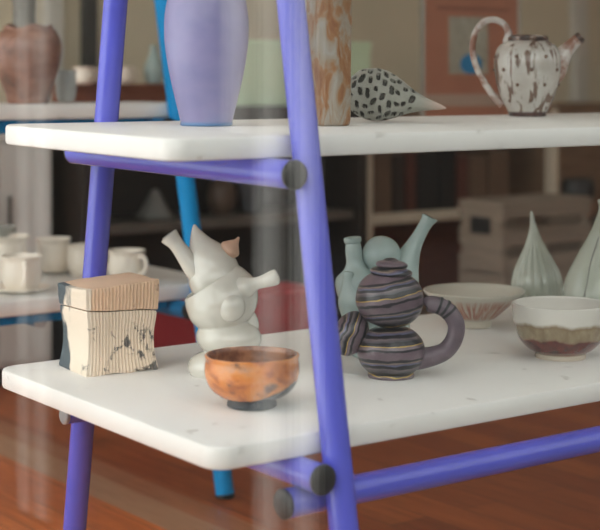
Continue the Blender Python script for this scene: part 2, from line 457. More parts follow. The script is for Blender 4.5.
ctr = (base(159, 369)[1] + base(58, 366)[1]) / 2
e1 = base(159, 369)[1] - base(87.5, 377)[1]
broot = thing('lidded_box', 'square ridged clay box with a lid and smoky dark patches', 'box', (ctr.x, ctr.y, ctr.z), math.atan2(e1.y, e1.x))
def cut(x, y): return 0.107 - 0.075 * x - 0.02 * y + 0.0015 * math.sin(40 * x)
lv = []
for i in range(23):
    t = i / 22
    w = 1.0 - 0.085 * math.sin(PI * min(1, t * 1.08)) - 0.055 * t
    if t < 0.03: w -= 0.03
    lv.append((t, w, w, 0.0013 if 0.03 < t < 0.98 else 0.0005))
bm = loft_box(lv, lambda t, x, y: t * cut(x, y) + (0.0022 * noise.noise(Vector((x * 30, y * 30, 0))) if t < 0.05 else 0), True)
obj('body', bm, M['box_body'], broot)
ll = []
for i in range(13):
    t = i / 12
    w = 0.965 + 0.03 * t + (0.012 if i else 0)
    if i == 12: w -= 0.02
    ll.append((t, w, w, 0.0014 if 0 < i < 11 else 0.0004))
ll += [(1.02, 0.80, 0.80, 0), (1.03, 0.5, 0.5, 0), (1.03, 0.15, 0.15, 0)]
def lidz(t, x, y):
    b0 = cut(x, y) + 0.0022; tp = 0.155 + 0.010 * (x / LX) + 0.003 * noise.noise(Vector((x * 25, y * 25, 5.0))) - 0.05 * max(0, -x - 0.04)
    return b0 + (tp - b0) * t
obj('lid', loft_box(ll, lidz, True), M['box_lid'], broot)

# ---- white sculptural teapot ------------------------------------------
M['white_glaze'] = glaze('white_glaze', [(0.3, (0.58, 0.56, 0.49)), (0.65, (0.70, 0.685, 0.62))], 9, rough=0.2, coat=0.9, bmp=0.06, bscale=30)
M['peach'] = plain('peach_clay', (0.62, 0.40, 0.29), 0.5, var=0.1)
D, p = base(226.0, 373.6); k = D / F_PX
px0, py0 = 226.0, 373.6
def L(px, py, dy=0.0):       # local point in the pot's own frame (x right, y away, z up)
    return Vector(((px - px0) * k, dy, (py0 - py) * k))
froot = thing('sculptural_teapot', 'glossy white lumpy teapot with two arm-like spouts and pointed hood', 'teapot', p, YAW)
bm = bmesh.new()
ell(bm, L(211, 366, -0.010), (23 * k, 0.040, 16.5 * k)); ell(bm, L(245, 364, 0.010), (24 * k, 0.042, 17 * k)); ell(bm, L(228, 360, 0.0), (24 * k, 0.04, 18 * k))
ell(bm, L(229, 337, -0.004), (33 * k, 0.054, 20 * k), (0, 0.06, 0))
ell(bm, L(250, 322, 0.012), (8 * k, 0.02, 14 * k), (0, -0.35, 0))
# middle cup: truncated bowl whose rim runs up to the right
mtx = Matrix.Translation(L(224, 302)) @ Matrix.Rotation(math.radians(-33), 4, 'Y')
prof = crom([(0.0, -0.052), (0.030, -0.047), (0.055, -0.026), (0.0665, 0.002), (0.0625, 0.026), (0.0565, 0.040), (0.0535, 0.0435), (0.050, 0.041), (0.046, 0.030), (0.0, 0.026)], 5)
prof[0] = (0, -0.052); prof[-1] = (0, 0.026)
lathe(bm, prof, 56, None, mtx)
o = obj('body', bm, M['white_glaze'], froot); remesh(o, 0.0020, 4)
# belly ball
bm = bmesh.new(); ell(bm, L(232, 302.5, -0.049), (14.5 * k, 0.022, 15 * k)); obj('belly_ball', bm, M['white_glaze'], froot)
# hood: leaning cone with a curled tip
bm = bmesh.new()
hp = [(*L(220, 291, -0.002), 0.042), (*L(215.5, 280, -0.002), 0.0475), (*L(212, 268), 0.0445), (*L(206, 256), 0.0375), (*L(200, 243), 0.021), (*L(196, 232), 0.0095), (*L(194.3, 224.5), 0.002)]
q = crom(hp, 7)
rings = tube(bm, [a[:3] for a in q], [max(a[3], .001) for a in q], 40)
for i, R in enumerate(rings):          # soft vertical folds
    c = sum((v.co for v in R), Vector()) / len(R)
    for j, v in enumerate(R):
        v.co = c + (v.co - c) * (1 + 0.022 * math.sin(5 * 2 * PI * j / 40 + i * 0.02))
obj('hood', bm, M['white_glaze'], froot)
bm = bmesh.new()
limb(bm, [(*L(204, 278, -0.012), 0.021), (*L(195, 268, -0.016), 0.0185), (*L(185, 254, -0.018), 0.0150), (*L(177, 243, -0.019), 0.0135), (*L(171.5, 236.5, -0.02), 0.0165), (*L(169.5, 234.2, -0.02), 0.0172)])
ell(bm, L(169.9, 234.6, -0.02), (0.0001, 0.0001, 0.0001))
sp_ = obj('spout', bm, M['white_glaze'], froot)
bm = bmesh.new()
a_, b_ = L(168.9, 233.6, -0.02), L(171.5, 237.0, -0.02)
tube(bm, [a_ + (a_ - b_) * 0.05, b_], [0.0125, 0.0105], 24); obj('spout_opening', bm, plain('grey_hollow', (0.30, 0.29, 0.26), 0.5), sp_)
bm = bmesh.new()
limb(bm, [(*L(238, 288, -0.028), 0.027), (*L(248, 284, -0.034), 0.0195), (*L(256, 281, -0.036), 0.0115), (*L(264, 278.5, -0.037), 0.0115), (*L(271, 276, -0.038), 0.0135), (*L(276.5, 274, -0.038), 0.0135), (*L(278.6, 273.3, -0.038), 0.009), (*L(279.3, 273.0, -0.038), 0.003)])
obj('arm', bm, M['white_glaze'], froot)
bm = bmesh.new()
limb(bm, [(*L(224.5, 257, -0.004), 0.006), (*L(227, 253, -0.004), 0.014), (*L(230.5, 248.5, -0.004), 0.0185), (*L(234, 244, -0.004), 0.011), (*L(236.5, 241, -0.004), 0.005), (*L(239, 237, -0.004), 0.002)])
obj('knob', bm, M['peach'], froot)

# ---- orange smoke-fired footed bowl -----------------------------------
def orange_mat():
    m, nt, b = new_mat('orange_smoke_glaze')
    b.inputs['Roughness'].default_value = 0.24; b.inputs['Coat Weight'].default_value = 0.4
    tc = N(nt, 'ShaderNodeTexCoord'); sp = N(nt, 'ShaderNodeSeparateXYZ'); nt.links.new(tc.outputs['Object'], sp.inputs[0])
    v = coords(nt)
    n1 = noise_tex(nt, coords(nt, (1, 1, 1.6)), 17, 6, 0.6, 0.4)
    c = ramp(nt, n1, [(0.30, (0.10, 0.045, 0.03)), (0.40, (0.42, 0.13, 0.045)), (0.50, (0.66, 0.22, 0.055)), (0.60, (0.70, 0.27, 0.08)), (0.72, (0.52, 0.28, 0.17))])
    n2 = noise_tex(nt, coords(nt, loc=(1.7, 0.2, 0.0)), 24, 4)
    sp_ = ramp(nt, n2, [(0.57, (0, 0, 0)), (0.66, (0.85, 0.85, 0.85))])
    c = mixc(nt, sp_, c, (0.09, 0.06, 0.055))
    # smoke-dark foot creeping up on the right
    a = N(nt, 'ShaderNodeMath', operation='MULTIPLY_ADD'); a.inputs[1].default_value = -0.36; nt.links.new(sp.outputs['X'], a.inputs[0]); nt.links.new(sp.outputs['Z'], a.inputs[2])
    w = N(nt, 'ShaderNodeMath', operation='MULTIPLY_ADD'); w.inputs[1].default_value = 0.016; nt.links.new(n1, w.inputs[0]); nt.links.new(a.outputs[0], w.inputs[2])
    dk = ramp(nt, w.outputs[0], [(0.0245, (1, 1, 1)), (0.0275, (0, 0, 0))])
    c = mixc(nt, dk, c, (0.062, 0.072, 0.082))
    nt.links.new(c, b.inputs['Base Color']); bump(nt, b, noise_tex(nt, coords(nt, (1, 1, 5)), 14), 0.12, 0.002)
    return m
M['orange'] = orange_mat()
D, p = base(252, 406.0); r_ = thing('footed_bowl', 'orange smoke-fired bowl with black foot near the front edge of the board', 'bowl', p, YAW)
out = crom([(0.036, 0.013), (0.052, 0.018), (0.067, 0.031), (0.0745, 0.048), (0.0755, 0.063), (0.0742, 0.074), (0.0755, 0.0815)], 6)
full = wall_profile(out, 0.0045); cutn = len(out) + 2; oval = lambda a, z, r: r * (1 + 0.008 * math.sin(2 * a + 0.6))
bm = bmesh.new(); lathe(bm, full[:cutn + 1], 80, oval); lathe(bm, full[cutn:], 80, oval, None, 1)
bmesh.ops.remove_doubles(bm, verts=bm.verts[:], dist=1e-5)
M['smoke_in'] = glaze('smoky_inner_glaze', [(0.36, (0.03, 0.02, 0.018)), (0.48, (0.20, 0.075, 0.04)), (0.64, (0.42, 0.19, 0.10))], 22, rough=0.25, coat=0.4)
obj('body', bm, [M['orange'], M['smoke_in']], r_)
bm = bmesh.new(); lathe(bm, [(0, 0.0), (0.036, 0.0), (0.0395, 0.0015), (0.040, 0.006), (0.0375, 0.012), (0.036, 0.0165), (0, 0.0165)], 64)
obj('foot', bm, plain('black_clay', (0.055, 0.065, 0.075), 0.4, var=0.25, vscale=30), r_)

# ---- dark striped stacked pot ----------------------------------------
def stripe_mat(name, tilt=(0, 0, 0), scale=1.0, off=0.0):
    m, nt, b = new_mat(name)
    b.inputs['Roughness'].default_value = 0.30; b.inputs['Coat Weight'].default_value = 0.2
    v = coords(nt, rot=tilt)
    sp = N(nt, 'ShaderNodeSeparateXYZ'); nt.links.new(v, sp.inputs[0])
    n = noise_tex(nt, coords(nt, (8, 8, 20), tilt), 1.4, 3, 0.55)
    a = N(nt, 'ShaderNodeMath', operation='MULTIPLY_ADD'); a.inputs[1].default_value = 0.022
    nt.links.new(n, a.inputs[0]); nt.links.new(sp.outputs['Z'], a.inputs[2])
    mul = N(nt, 'ShaderNodeMath', operation='MULTIPLY_ADD'); mul.inputs[1].default_value = 19 * scale; mul.inputs[2].default_value = off; nt.links.new(a.outputs[0], mul.inputs[0])
    fr = N(nt, 'ShaderNodeMath', operation='FRACT'); nt.links.new(mul.outputs[0], fr.inputs[0])
    mauve, dark, blk, och, blu = (0.135, 0.095, 0.115), (0.055, 0.053, 0.063), (0.010, 0.010, 0.013), (0.46, 0.30, 0.05), (0.10, 0.11, 0.20)
    c = ramp(nt, fr.outputs[0], [(0.0, mauve), (0.13, mauve), (0.15, blk), (0.22, blk), (0.24, (0.17, 0.13, 0.15)), (0.33, mauve), (0.345, och), (0.363, och), (0.37, blk),
                         (0.48, blk), (0.50, dark), (0.60, (0.16, 0.125, 0.135)), (0.62, blk), (0.70, blk), (0.72, blu), (0.78, mauve), (0.80, (0.25, 0.19, 0.14)), (0.83, blk), (0.90, blk), (0.92, mauve)])
    n2 = noise_tex(nt, v, 40, 4)
    c2 = ramp(nt, n2, [(0.3, (0.8, 0.8, 0.8)), (0.7, (1.15, 1.15, 1.15))])
    mm = N(nt, 'ShaderNodeMix', data_type='RGBA', blend_type='MULTIPLY'); mm.inputs[0].default_value = 1
    nt.links.new(c, mm.inputs[6]); nt.links.new(c2, mm.inputs[7]); nt.links.new(mm.outputs[2], b.inputs['Base Color'])
    bump(nt, b, fr.outputs[0], 0.15, 0.001)
    return m
M['stripe'] = stripe_mat('dark_striped_slip', (0, math.radians(2), 0))
M['stripe_up'] = stripe_mat('dark_striped_slip_tilted', (0, math.radians(9), 0), 1.05, 0.3)
M['stripe_side'] = stripe_mat('dark_striped_slip_steep', (0, math.radians(68), 0), 1.2)
M['mauve'] = glaze('mauve_slip', [(0.3, (0.085, 0.062, 0.078)), (0.7, (0.165, 0.12, 0.145))], 22, rough=0.4, coat=0.1)
D, p = base(391.0, 376.4); k = D / F_PX
px0, py0 = 391.0, 376.4
sroot = thing('stacked_pot', 'dark striped pot of stacked round bulbs with a curled mauve handle', 'pot', p, YAW)
def bulb(cz, r, flat=0.92):
    return [(r * math.sin(PI * i / 20), cz - r * flat * math.cos(PI * i / 20)) for i in range(21)]
bm = bmesh.new()
pr = [(0, 0), (0.040, 0.0), (0.0415, 0.003), (0.040, 0.008)] + crom([(0.042, 0.010), (0.053, 0.022), (0.0595, 0.042), (0.056, 0.062), (0.043, 0.078), (0.030, 0.085)], 5) + [(0, 0.086)]
lathe(bm, pr, 64); obj('lower_bulb', bm, M['stripe'], sroot)
bm = bmesh.new()
mtx = Matrix.Translation(L(389.5, 300)) @ Matrix.Rotation(math.radians(5), 4, 'Y')
pr = [(0, -0.047)] + crom([(0.018, -0.046), (0.040, -0.037), (0.056, -0.016), (0.0595, 0.004), (0.054, 0.026), (0.042, 0.040), (0.030, 0.046)], 5) + [(0, 0.047)]
lathe(bm, pr, 64, None, mtx); obj('upper_bulb', bm, M['stripe_up'], sroot)
bm = bmesh.new()
mtx = Matrix.Translation(L(391, 275)) @ Matrix.Rotation(math.radians(4), 4, 'Y')
pr = [(0, 0.0)] + crom([(0.034, 0.0), (0.0375, 0.005), (0.034, 0.010), (0.026, 0.013), (0.0285, 0.018), (0.024, 0.023), (0.010, 0.026)], 4) + [(0, 0.0265)]
lathe(bm, pr, 48, None, mtx); lid = obj('lid', bm, M['stripe'], sroot)
bm = bmesh.new(); ell(bm, L(390.5, 262.5), (0.0155, 0.0155, 0.0085)); obj('lid_knob', bm, M['stripe_up'], lid)
bm = bmesh.new()
limb(bm, [(*L(424, 304.5, -0.004), 0.006), (*L(426, 303.5, -0.004), 0.0125), (*L(433, 304, -0.004), 0.0145), (*L(441, 306.5, -0.004), 0.0150), (*L(450, 313, -0.005), 0.0152), (*L(456, 325, -0.006), 0.0152),
          (*L(453.5, 339, -0.006), 0.0152), (*L(445, 350, -0.006), 0.0156), (*L(433, 355.5, -0.004), 0.0170), (*L(420, 358, 0), 0.020), (*L(408, 357, 0), 0.026)], 6, 28)
hd = obj('handle', bm, M['mauve'], sroot)
bm = bmesh.new()
for (a0, a1) in (((437.6, 304.4), (440.2, 305.4)), ((443.5, 307.0), (445.8, 308.6)), ((447.8, 310.5), (449.6, 312.6))):
    tube(bm, [L(*a0, -0.005), L(*a1, -0.005)], 0.0157, 28)
obj('band', bm, plain('black_slip', (0.012, 0.012, 0.014), 0.35), hd)
bm = bmesh.new()
mtx = Matrix.Translation(L(351, 334, 0.006)) @ Matrix.Rotation(math.radians(24), 4, 'Y') @ Matrix.Rotation(math.radians(0), 4, 'X')
ell(bm, (0, 0, 0), (0.030, 0.034, 0.041)); bmesh.ops.transform(bm, matrix=mtx, verts=bm.verts[:])
obj('side_bulb', bm, M['stripe_side'], sroot)
bm = bmesh.new(); limb(bm, [(*L(355, 338, 0.004), 0.022), (*L(365, 342, 0.003), 0.020), (*L(374, 346, 0), 0.022)]); obj('side_neck', bm, M['mauve'], sroot)

# ---- celadon multi-necked pot ----------------------------------------
M['celadon'] = glaze('celadon_crackle', [(0.3, (0.32, 0.41, 0.395)), (0.7, (0.43, 0.53, 0.51))], 16, rough=0.25, coat=0.35, bmp=0.12, bscale=160)
D, p = base(376.0, 356.0); k = D / F_PX
px0, py0 = 376.0, 356.0
croot = thing('multi_necked_pot', 'grey-green celadon pot with several necks behind the dark striped pot', 'pot', p, YAW)
bm = bmesh.new()
pr = [(0, 0), (0.045, 0), (0.047, 0.004)] + crom([(0.046, 0.008), (0.058, 0.03), (0.064, 0.06), (0.060, 0.09), (0.048, 0.115), (0.030, 0.130)], 5) + [(0, 0.134)]
lathe(bm, pr, 56); ell(bm, L(360, 290, -0.01), (20 * k, 0.036, 26 * k))
o = obj('body', bm, M['celadon'], croot); remesh(o, 0.003, 6)
bm = bmesh.new(); ell(bm, L(381.3, 254.5, -0.005), (19.5 * k, 19.5 * k, 19.0 * k)); obj('ball', bm, M['celadon'], croot)
bm = bmesh.new()
pr = crom([(0.0390, 0.0), (0.0415, 0.018), (0.038, 0.034), (0.023, 0.047), (0.0165, 0.060), (0.0160, 0.078), (0.0150, 0.090), (0.0140, 0.095), (0.0165, 0.098), (0.0165, 0.105), (0.0140, 0.107)], 4)
mtx = Matrix.Translation(L(358, 293, -0.012)) @ Matrix.Rotation(math.radians(-6), 4, 'Y')
lathe(bm, [(0, 0)] + pr + [(0.011, 0.107), (0.010, 0.09), (0, 0.088)], 40, None, mtx); obj('bottle_neck', bm, M['celadon'], croot)
bm = bmesh.new()
limb(bm, [(*L(398, 285, 0), 0.040), (*L(402, 272, 0), 0.034), (*L(407, 260, 0), 0.0245), (*L(413.5, 246, 0), 0.0160), (*L(420, 234, 0), 0.0125), (*L(426, 223.5, 0), 0.0125), (*L(429, 218.5, 0), 0.0150), (*L(429.8, 216.9, 0), 0.0158)])
sp_ = obj('spout', bm, M['celadon'], croot)
bm = bmesh.new(); tube(bm, [L(430.0, 216.6, 0), L(428.5, 219.3, 0)], [0.0125, 0.0095], 24); obj('spout_opening', bm, plain('dark_celadon', (0.14, 0.16, 0.15), 0.5), sp_)
bm = bmesh.new()
limb(bm, [(*L(356, 306, -0.03), 0.032), (*L(351, 296, -0.036), 0.027), (*L(348.5, 286, -0.040), 0.0165), (*L(347.5, 278, -0.042), 0.0105), (*L(347.5, 271.5, -0.042), 0.0100), (*L(347.7, 269, -0.042), 0.0085)])
obj('small_spout', bm, M['celadon'], croot)

# ---- wide bowl with red brush strokes --------------------------------
def wide_mat():
    m, nt, b = new_mat('cream_glaze_red_strokes')
    b.inputs['Roughness'].default_value = 0.3; b.inputs['Coat Weight'].default_value = 0.3
    tc = N(nt, 'ShaderNodeTexCoord'); sp = N(nt, 'ShaderNodeSeparateXYZ'); nt.links.new(tc.outputs['Object'], sp.inputs[0])
    at2 = N(nt, 'ShaderNodeMath', operation='ARCTAN2'); nt.links.new(sp.outputs['Y'], at2.inputs[0]); nt.links.new(sp.outputs['X'], at2.inputs[1])
    cx = N(nt, 'ShaderNodeCombineXYZ'); nt.links.new(at2.outputs[0], cx.inputs[0]); nt.links.new(sp.outputs['Z'], cx.inputs[2])
    mp = N(nt, 'ShaderNodeMapping'); mp.inputs['Scale'].default_value = (5.5, 1, 9); nt.links.new(cx.outputs[0], mp.inputs[0])
    n = noise_tex(nt, mp.outputs[0], 1.6, 3, 0.6, 0.5)
    red = ramp(nt, n, [(0.40, (0.50, 0.46, 0.38)), (0.47, (0.34, 0.12, 0.075)), (0.53, (0.36, 0.13, 0.085)), (0.60, (0.50, 0.40, 0.32))])
    # strokes only on the outside wall between foot and rim band
    ge = N(nt, 'ShaderNodeNewGeometry')
    vt = N(nt, 'ShaderNodeVectorMath', operation='LENGTH')
    lx = N(nt, 'ShaderNodeCombineXYZ'); nt.links.new(sp.outputs['X'], lx.inputs[0]); nt.links.new(sp.outputs['Y'], lx.inputs[1]); nt.links.new(lx.outputs[0], vt.inputs[0])
    # outer wall line r = 0.040 + (z-0.018)*1.30 ; inside lies at smaller r
    o1 = N(nt, 'ShaderNodeMath', operation='MULTIPLY_ADD'); o1.inputs[1].default_value = -1.30; o1.inputs[2].default_value = 0.0; nt.links.new(sp.outputs['Z'], o1.inputs[0])
    o2 = N(nt, 'ShaderNodeMath', operation='ADD'); nt.links.new(o1.outputs[0], o2.inputs[0]); nt.links.new(vt.outputs[1], o2.inputs[1])
    outside = ramp(nt, o2.outputs[0], [(0.0130, (0, 0, 0)), (0.0135, (1, 1, 1))])
    low = ramp(nt, sp.outputs['Z'], [(0.018, (0, 0, 0)), (0.021, (1, 1, 1)), (0.063, (1, 1, 1)), (0.068, (0, 0, 0))])
    f = N(nt, 'ShaderNodeMath', operation='MULTIPLY'); nt.links.new(outside, f.inputs[0]); nt.links.new(low, f.inputs[1])
    nt.links.new(mixc(nt, f.outputs[0], (0.56, 0.53, 0.45), red), b.inputs['Base Color'])
    return m
M['wide'] = wide_mat()
D, p = base(474, 326.5)
r_ = thing('wide_bowl', 'wide flared cream bowl with rusty red brush strokes outside and a narrow foot', 'bowl', p, YAW)
out = crom([(0.036, 0.016), (0.044, 0.0185), (0.064, 0.036), (0.085, 0.054), (0.098, 0.066), (0.1035, 0.071), (0.1065, 0.0755)], 5)
bm = bmesh.new(); lathe(bm, wall_profile(out, 0.006), 80); obj('body', bm, M['wide'], r_)
bm = bmesh.new(); lathe(bm, [(0, 0), (0.034, 0), (0.0365, 0.002), (0.037, 0.010), (0.0365, 0.0205), (0, 0.0205)], 56); obj('foot', bm, plain('cream_foot', (0.50, 0.45, 0.37), 0.5, var=0.1), r_)

# ---- white / olive / red glazed bowl ----------------------------------
def band_mat():
    m, nt, b = new_mat('banded_glaze')
    b.inputs['Roughness'].default_value = 0.2; b.inputs['Coat Weight'].default_value = 0.5
    tc = N(nt, 'ShaderNodeTexCoord'); sp = N(nt, 'ShaderNodeSeparateXYZ'); nt.links.new(tc.outputs['Object'], sp.inputs[0])
    v = coords(nt, (1, 1, 0.2))
    n = noise_tex(nt, v, 26, 4, 0.6)
    a = N(nt, 'ShaderNodeMath', operation='MULTIPLY_ADD'); a.inputs[1].default_value = 0.026; nt.links.new(n, a.inputs[0]); nt.links.new(sp.outputs['Z'], a.inputs[2])
    fine = noise_tex(nt, coords(nt, (1, 1, 0.5)), 60, 5)
    ol = ramp(nt, fine, [(0.3, (0.20, 0.14, 0.075)), (0.7, (0.36, 0.28, 0.17))])
    rd = ramp(nt, fine, [(0.3, (0.065, 0.010, 0.007)), (0.7, (0.17, 0.026, 0.015))])
    wh = (0.70, 0.67, 0.61)
    f1 = ramp(nt, a.outputs[0], [(0.0520, (0, 0, 0)), (0.0550, (1, 1, 1))])
    f2 = ramp(nt, a.outputs[0], [(0.0805, (0, 0, 0)), (0.0840, (1, 1, 1))])
    c = mixc(nt, f1, rd, ol); e = ramp(nt, a.outputs[0], [(0.075, (0, 0, 0)), (0.0805, (1, 1, 1)), (0.0841, (0, 0, 0))])
    c = mixc(nt, e, c, (0.19, 0.115, 0.05)); c = mixc(nt, f2, c, wh)
    ft = ramp(nt, sp.outputs['Z'], [(0.0105, (1, 1, 1)), (0.0120, (0, 0, 0))]); c = mixc(nt, ft, c, (0.58, 0.50, 0.40))
    # inside is plain white: inside wall lies nearer the axis than the outer curve
    nt.links.new(c, b.inputs['Base Color'])
    return m
M['band'] = band_mat()
M['inner_white'] = plain('white_inner_glaze', (0.66, 0.63, 0.58), 0.22, var=0.05, coat=0.4)
D, p = base(560.5, 357.0)
r_ = thing('glazed_bowl', 'white bowl with olive and dark red glaze bands at the right edge', 'bowl', p, YAW)
out = crom([(0.0475, 0.0), (0.0480, 0.004), (0.0485, 0.010), (0.062, 0.018), (0.078, 0.036), (0.0865, 0.060), (0.0905, 0.084), (0.0915, 0.1005)], 6)
full = wall_profile(out, 0.005)
cutn = 1 + len(out) + 1
bm = bmesh.new(); lathe(bm, full[:cutn + 1], 96); lathe(bm, full[cutn:], 96, None, None, 1)
bmesh.ops.remove_doubles(bm, verts=bm.verts[:], dist=1e-5)
obj('body', bm, [M['band'], M['inner_white']], r_)

# ---- teardrop bottles --------------------------------------------------
M['pale_celadon'] = glaze('pale_celadon', [(0.3, (0.40, 0.43, 0.36)), (0.7, (0.50, 0.525, 0.45))], 12, rough=0.2, coat=0.4)
D, p = base(537, 318.5)
pr = crom([(0.026, 0.0), (0.040, 0.012), (0.0505, 0.040), (0.0545, 0.068), (0.049, 0.100), (0.0355, 0.130), (0.0215, 0.158), (0.0115, 0.185), (0.0060, 0.208), (0.0035, 0.226), (0.0014, 0.233)], 6)
def ribs(a, z, r):
    w = max(0, min(1, (z - 0.03) / 0.03)) * max(0, min(1, (0.215 - z) / 0.06))
    return r * (1 + 0.035 * w * (2 * abs(math.sin(9 * a + 8 * z)) - 1))
bm = bmesh.new(); lathe(bm, [(0, 0)] + pr + [(0, 0.2335)], 144, ribs)
for v in bm.verts: v.co.x -= 0.20 * max(0.0, v.co.z - 0.08) ** 1.5
tag(obj('teardrop_vase', bm, M['pale_celadon'], None, True, p, YAW), 'ribbed pale green teardrop vase ending in a thin needle point', 'vase')
D, p = base(602, 333.5)
r_ = thing('teardrop_vase', 'smooth pale green teardrop bottle with incised curved lines, cut off by right edge', 'vase', p, YAW)
pr = crom([(0.040, 0.0), (0.058, 0.014), (0.074, 0.045), (0.0800, 0.078), (0.072, 0.115), (0.053, 0.155), (0.033, 0.190), (0.0175, 0.222), (0.0085, 0.248), (0.0068, 0.262), (0.0088, 0.268), (0.0085, 0.2735)], 6)
bm = bmesh.new(); lathe(bm, [(0, 0)] + pr + [(0.005, 0.274), (0, 0.262)], 72); obj('body', bm, M['pale_celadon'], r_)
def r_at(z):
    for (ra, za), (rb, zb) in zip(pr, pr[1:]):
        if za <= z <= zb: return ra + (rb - ra) * (z - za) / max(zb - za, 1e-6)
    return pr[-1][0]
bm = bmesh.new()
for a0, a1, za, zb in ((-2.9, -1.75, 0.02, 0.20), (-2.2, -1.2, 0.03, 0.17), (-1.9, -1.95, 0.012, 0.09)):
    path = []
    for i in range(30):
        t_ = i / 29; a = a0 + (a1 - a0) * t_ + 0.25 * math.sin(t_ * 5); z = za + (zb - za) * t_; r = r_at(z)
        path.append((r * math.cos(a), r * math.sin(a), z))
    tube(bm, path, 0.0011, 8)
obj('incised_line', bm, plain('grey_line', (0.22, 0.21, 0.20), 0.5), r_)

# ================================================================ upper violet shelf
# ---- lavender vase -----------------------------------------------------
def lav_mat():
    m, nt, b = new_mat('lavender_glaze')
    b.inputs['Roughness'].default_value = 0.36; b.inputs['Coat Weight'].default_value = 0.2
    tc = N(nt, 'ShaderNodeTexCoord'); sp = N(nt, 'ShaderNodeSeparateXYZ'); nt.links.new(tc.outputs['Object'], sp.inputs[0])
    n = noise_tex(nt, coords(nt, (1, 1, 1.5)), 10, 4, 0.55)
    c = ramp(nt, n, [(0.3, (0.22, 0.21, 0.40)), (0.55, (0.28, 0.255, 0.45)), (0.75, (0.26, 0.29, 0.49))])
    nz = N(nt, 'ShaderNodeMath', operation='MULTIPLY_ADD'); nz.inputs[1].default_value = 0.006; nt.links.new(n, nz.inputs[0]); nt.links.new(sp.outputs['Z'], nz.inputs[2])
    ft = ramp(nt, nz.outputs[0], [(0.0075, (1, 1, 1)), (0.0105, (0, 0, 0))])
    nt.links.new(mixc(nt, ft, c, (0.10, 0.22, 0.42)), b.inputs['Base Color']); return m
D, p = base(206.5, 125.6, True)
pr = crom([(0.044, 0.0), (0.0460, 0.003), (0.0455, 0.008), (0.052, 0.035), (0.062, 0.078), (0.0695, 0.118), (0.0735, 0.155), (0.0725, 0.195), (0.064, 0.235), (0.050, 0.262), (0.042, 0.275), (0.044, 0.290)], 6)
bm = bmesh.new(); lathe(bm, wall_profile(pr, 0.004), 80)
tag(obj('vase', bm, lav_mat(), None, True, p, YAW), 'smooth lavender vase with a blue foot at left of the upper board', 'vase')

# ---- tall rust-flecked faceted vase ------------------------------------
M['rust'] = glaze('rust_and_ash_glaze', [(0.36, (0.20, 0.075, 0.025)), (0.47, (0.28, 0.13, 0.05)), (0.54, (0.29, 0.23, 0.17)), (0.68, (0.33, 0.31, 0.275))], 24, (1.25, 1.25, 0.55), rough=0.5, coat=0.05, dist=1.2, detail=6, bmp=0.3, bscale=40)
D, p = base(329.5, 125.6, True)
def facet(a, z, r):
    q = (a + 0.35) % (2 * PI / 7) - PI / 7
    w = min(1, max(0, z / 0.012))
    return r * (0.965 + 0.11 * (1 / math.cos(q) - 1) / 0.11 * 0.5 * w + 0.02 * noise.noise(Vector((math.cos(a) * 2, math.sin(a) * 2, z * 14))))
pr = crom([(0.0335, 0.0), (0.0375, 0.005), (0.0385, 0.03), (0.0395, 0.12), (0.0410, 0.22), (0.0425, 0.33)], 8)
bm = bmesh.new(); lathe(bm, wall_profile(pr, 0.005), 98, facet)
tag(obj('vase', bm, M['rust'], None, True, p, YAW), 'tall straight rust and grey flecked vase behind the front violet leg', 'vase')

# ---- carved gourd-shaped vessel lying down -----------------------------
def carved_mat():
    m, nt, b = new_mat('carved_white_clay')
    b.inputs['Roughness'].default_value = 0.55
    tc = N(nt, 'ShaderNodeTexCoord'); sp = N(nt, 'ShaderNodeSeparateXYZ'); nt.links.new(tc.outputs['Object'], sp.inputs[0])
    n = noise_tex(nt, coords(nt), 20, 4)
    base = ramp(nt, n, [(0.3, (0.25, 0.25, 0.215)), (0.7, (0.36, 0.355, 0.31))])
    # tip turns pinkish
    tipf = ramp(nt, sp.outputs['X'], [(0.085, (0, 0, 0)), (0.125, (1, 1, 1))])
    c = mixc(nt, tipf, base, (0.50, 0.36, 0.30))
    nt.links.new(c, b.inputs['Base Color']); bump(nt, b, noise_tex(nt, coords(nt), 55, 3), 0.3, 0.002); return m
M['carved'] = carved_mat(); M['hollow'] = plain('dark_carving', (0.070, 0.068, 0.058), 0.8, var=0.3)
D, p = base(376.0, 122.2, True); k = D / F_PX
g_ = thing('carved_vessel', 'white carved gourd-shaped vessel lying on its side with a long pointed tip', 'vessel', p, YAW)
prof = crom([(0.0, -0.058), (0.020, -0.054), (0.040, -0.038), (0.0490, -0.012), (0.0485, 0.012), (0.040, 0.036), (0.028, 0.058), (0.0175, 0.080), (0.0105, 0.102), (0.0055, 0.122), (0.0015, 0.134), (0.0, 0.1345)], 16)
prof[0] = (0, -0.058); prof[-1] = (0, 0.1345)
mtx = Matrix.Translation((0, 0, 0.0520)) @ Matrix.Rotation(math.radians(11), 4, 'Y') @ Matrix.Rotation(math.radians(90), 4, 'Y')
rng = random.Random(5)
NS = 220
cutouts = []
zz = -0.047; row = 0
while zz < 0.068:
    n = 12 if abs(zz) < 0.032 else (10 if zz < 0.05 else 7)
    for j in range(n):
        ca = 2 * PI * (j + 0.5 * (row % 2)) / n + rng.uniform(-.06, .06); cz = zz + rng.uniform(-.0015, .0015)
        f_ = rng.choice((0.45, 0.7, 0.85, 0.95, 1.0))
        cutouts.append((cz, ca, rng.uniform(0.0030, 0.0054), f_ * 0.36 * 2 * PI / n, rng.uniform(-2.2, 2.2)))
    zz += 0.0142; row += 1
def depth(a, z):
    for (cz, ca, hz, ha, sh) in cutouts:
        if abs(z - cz) > 0.012: continue
        da = (a - ca + PI) % (2 * PI) - PI; zc_ = z - cz - 0.004 * sh * da; da -= sh * (z - cz) * 4
        e = abs(da / ha) ** 3 + abs(zc_ / hz) ** 3
        if e < 1.0: return 1.0
    return 0.0
bm = bmesh.new(); rings = []
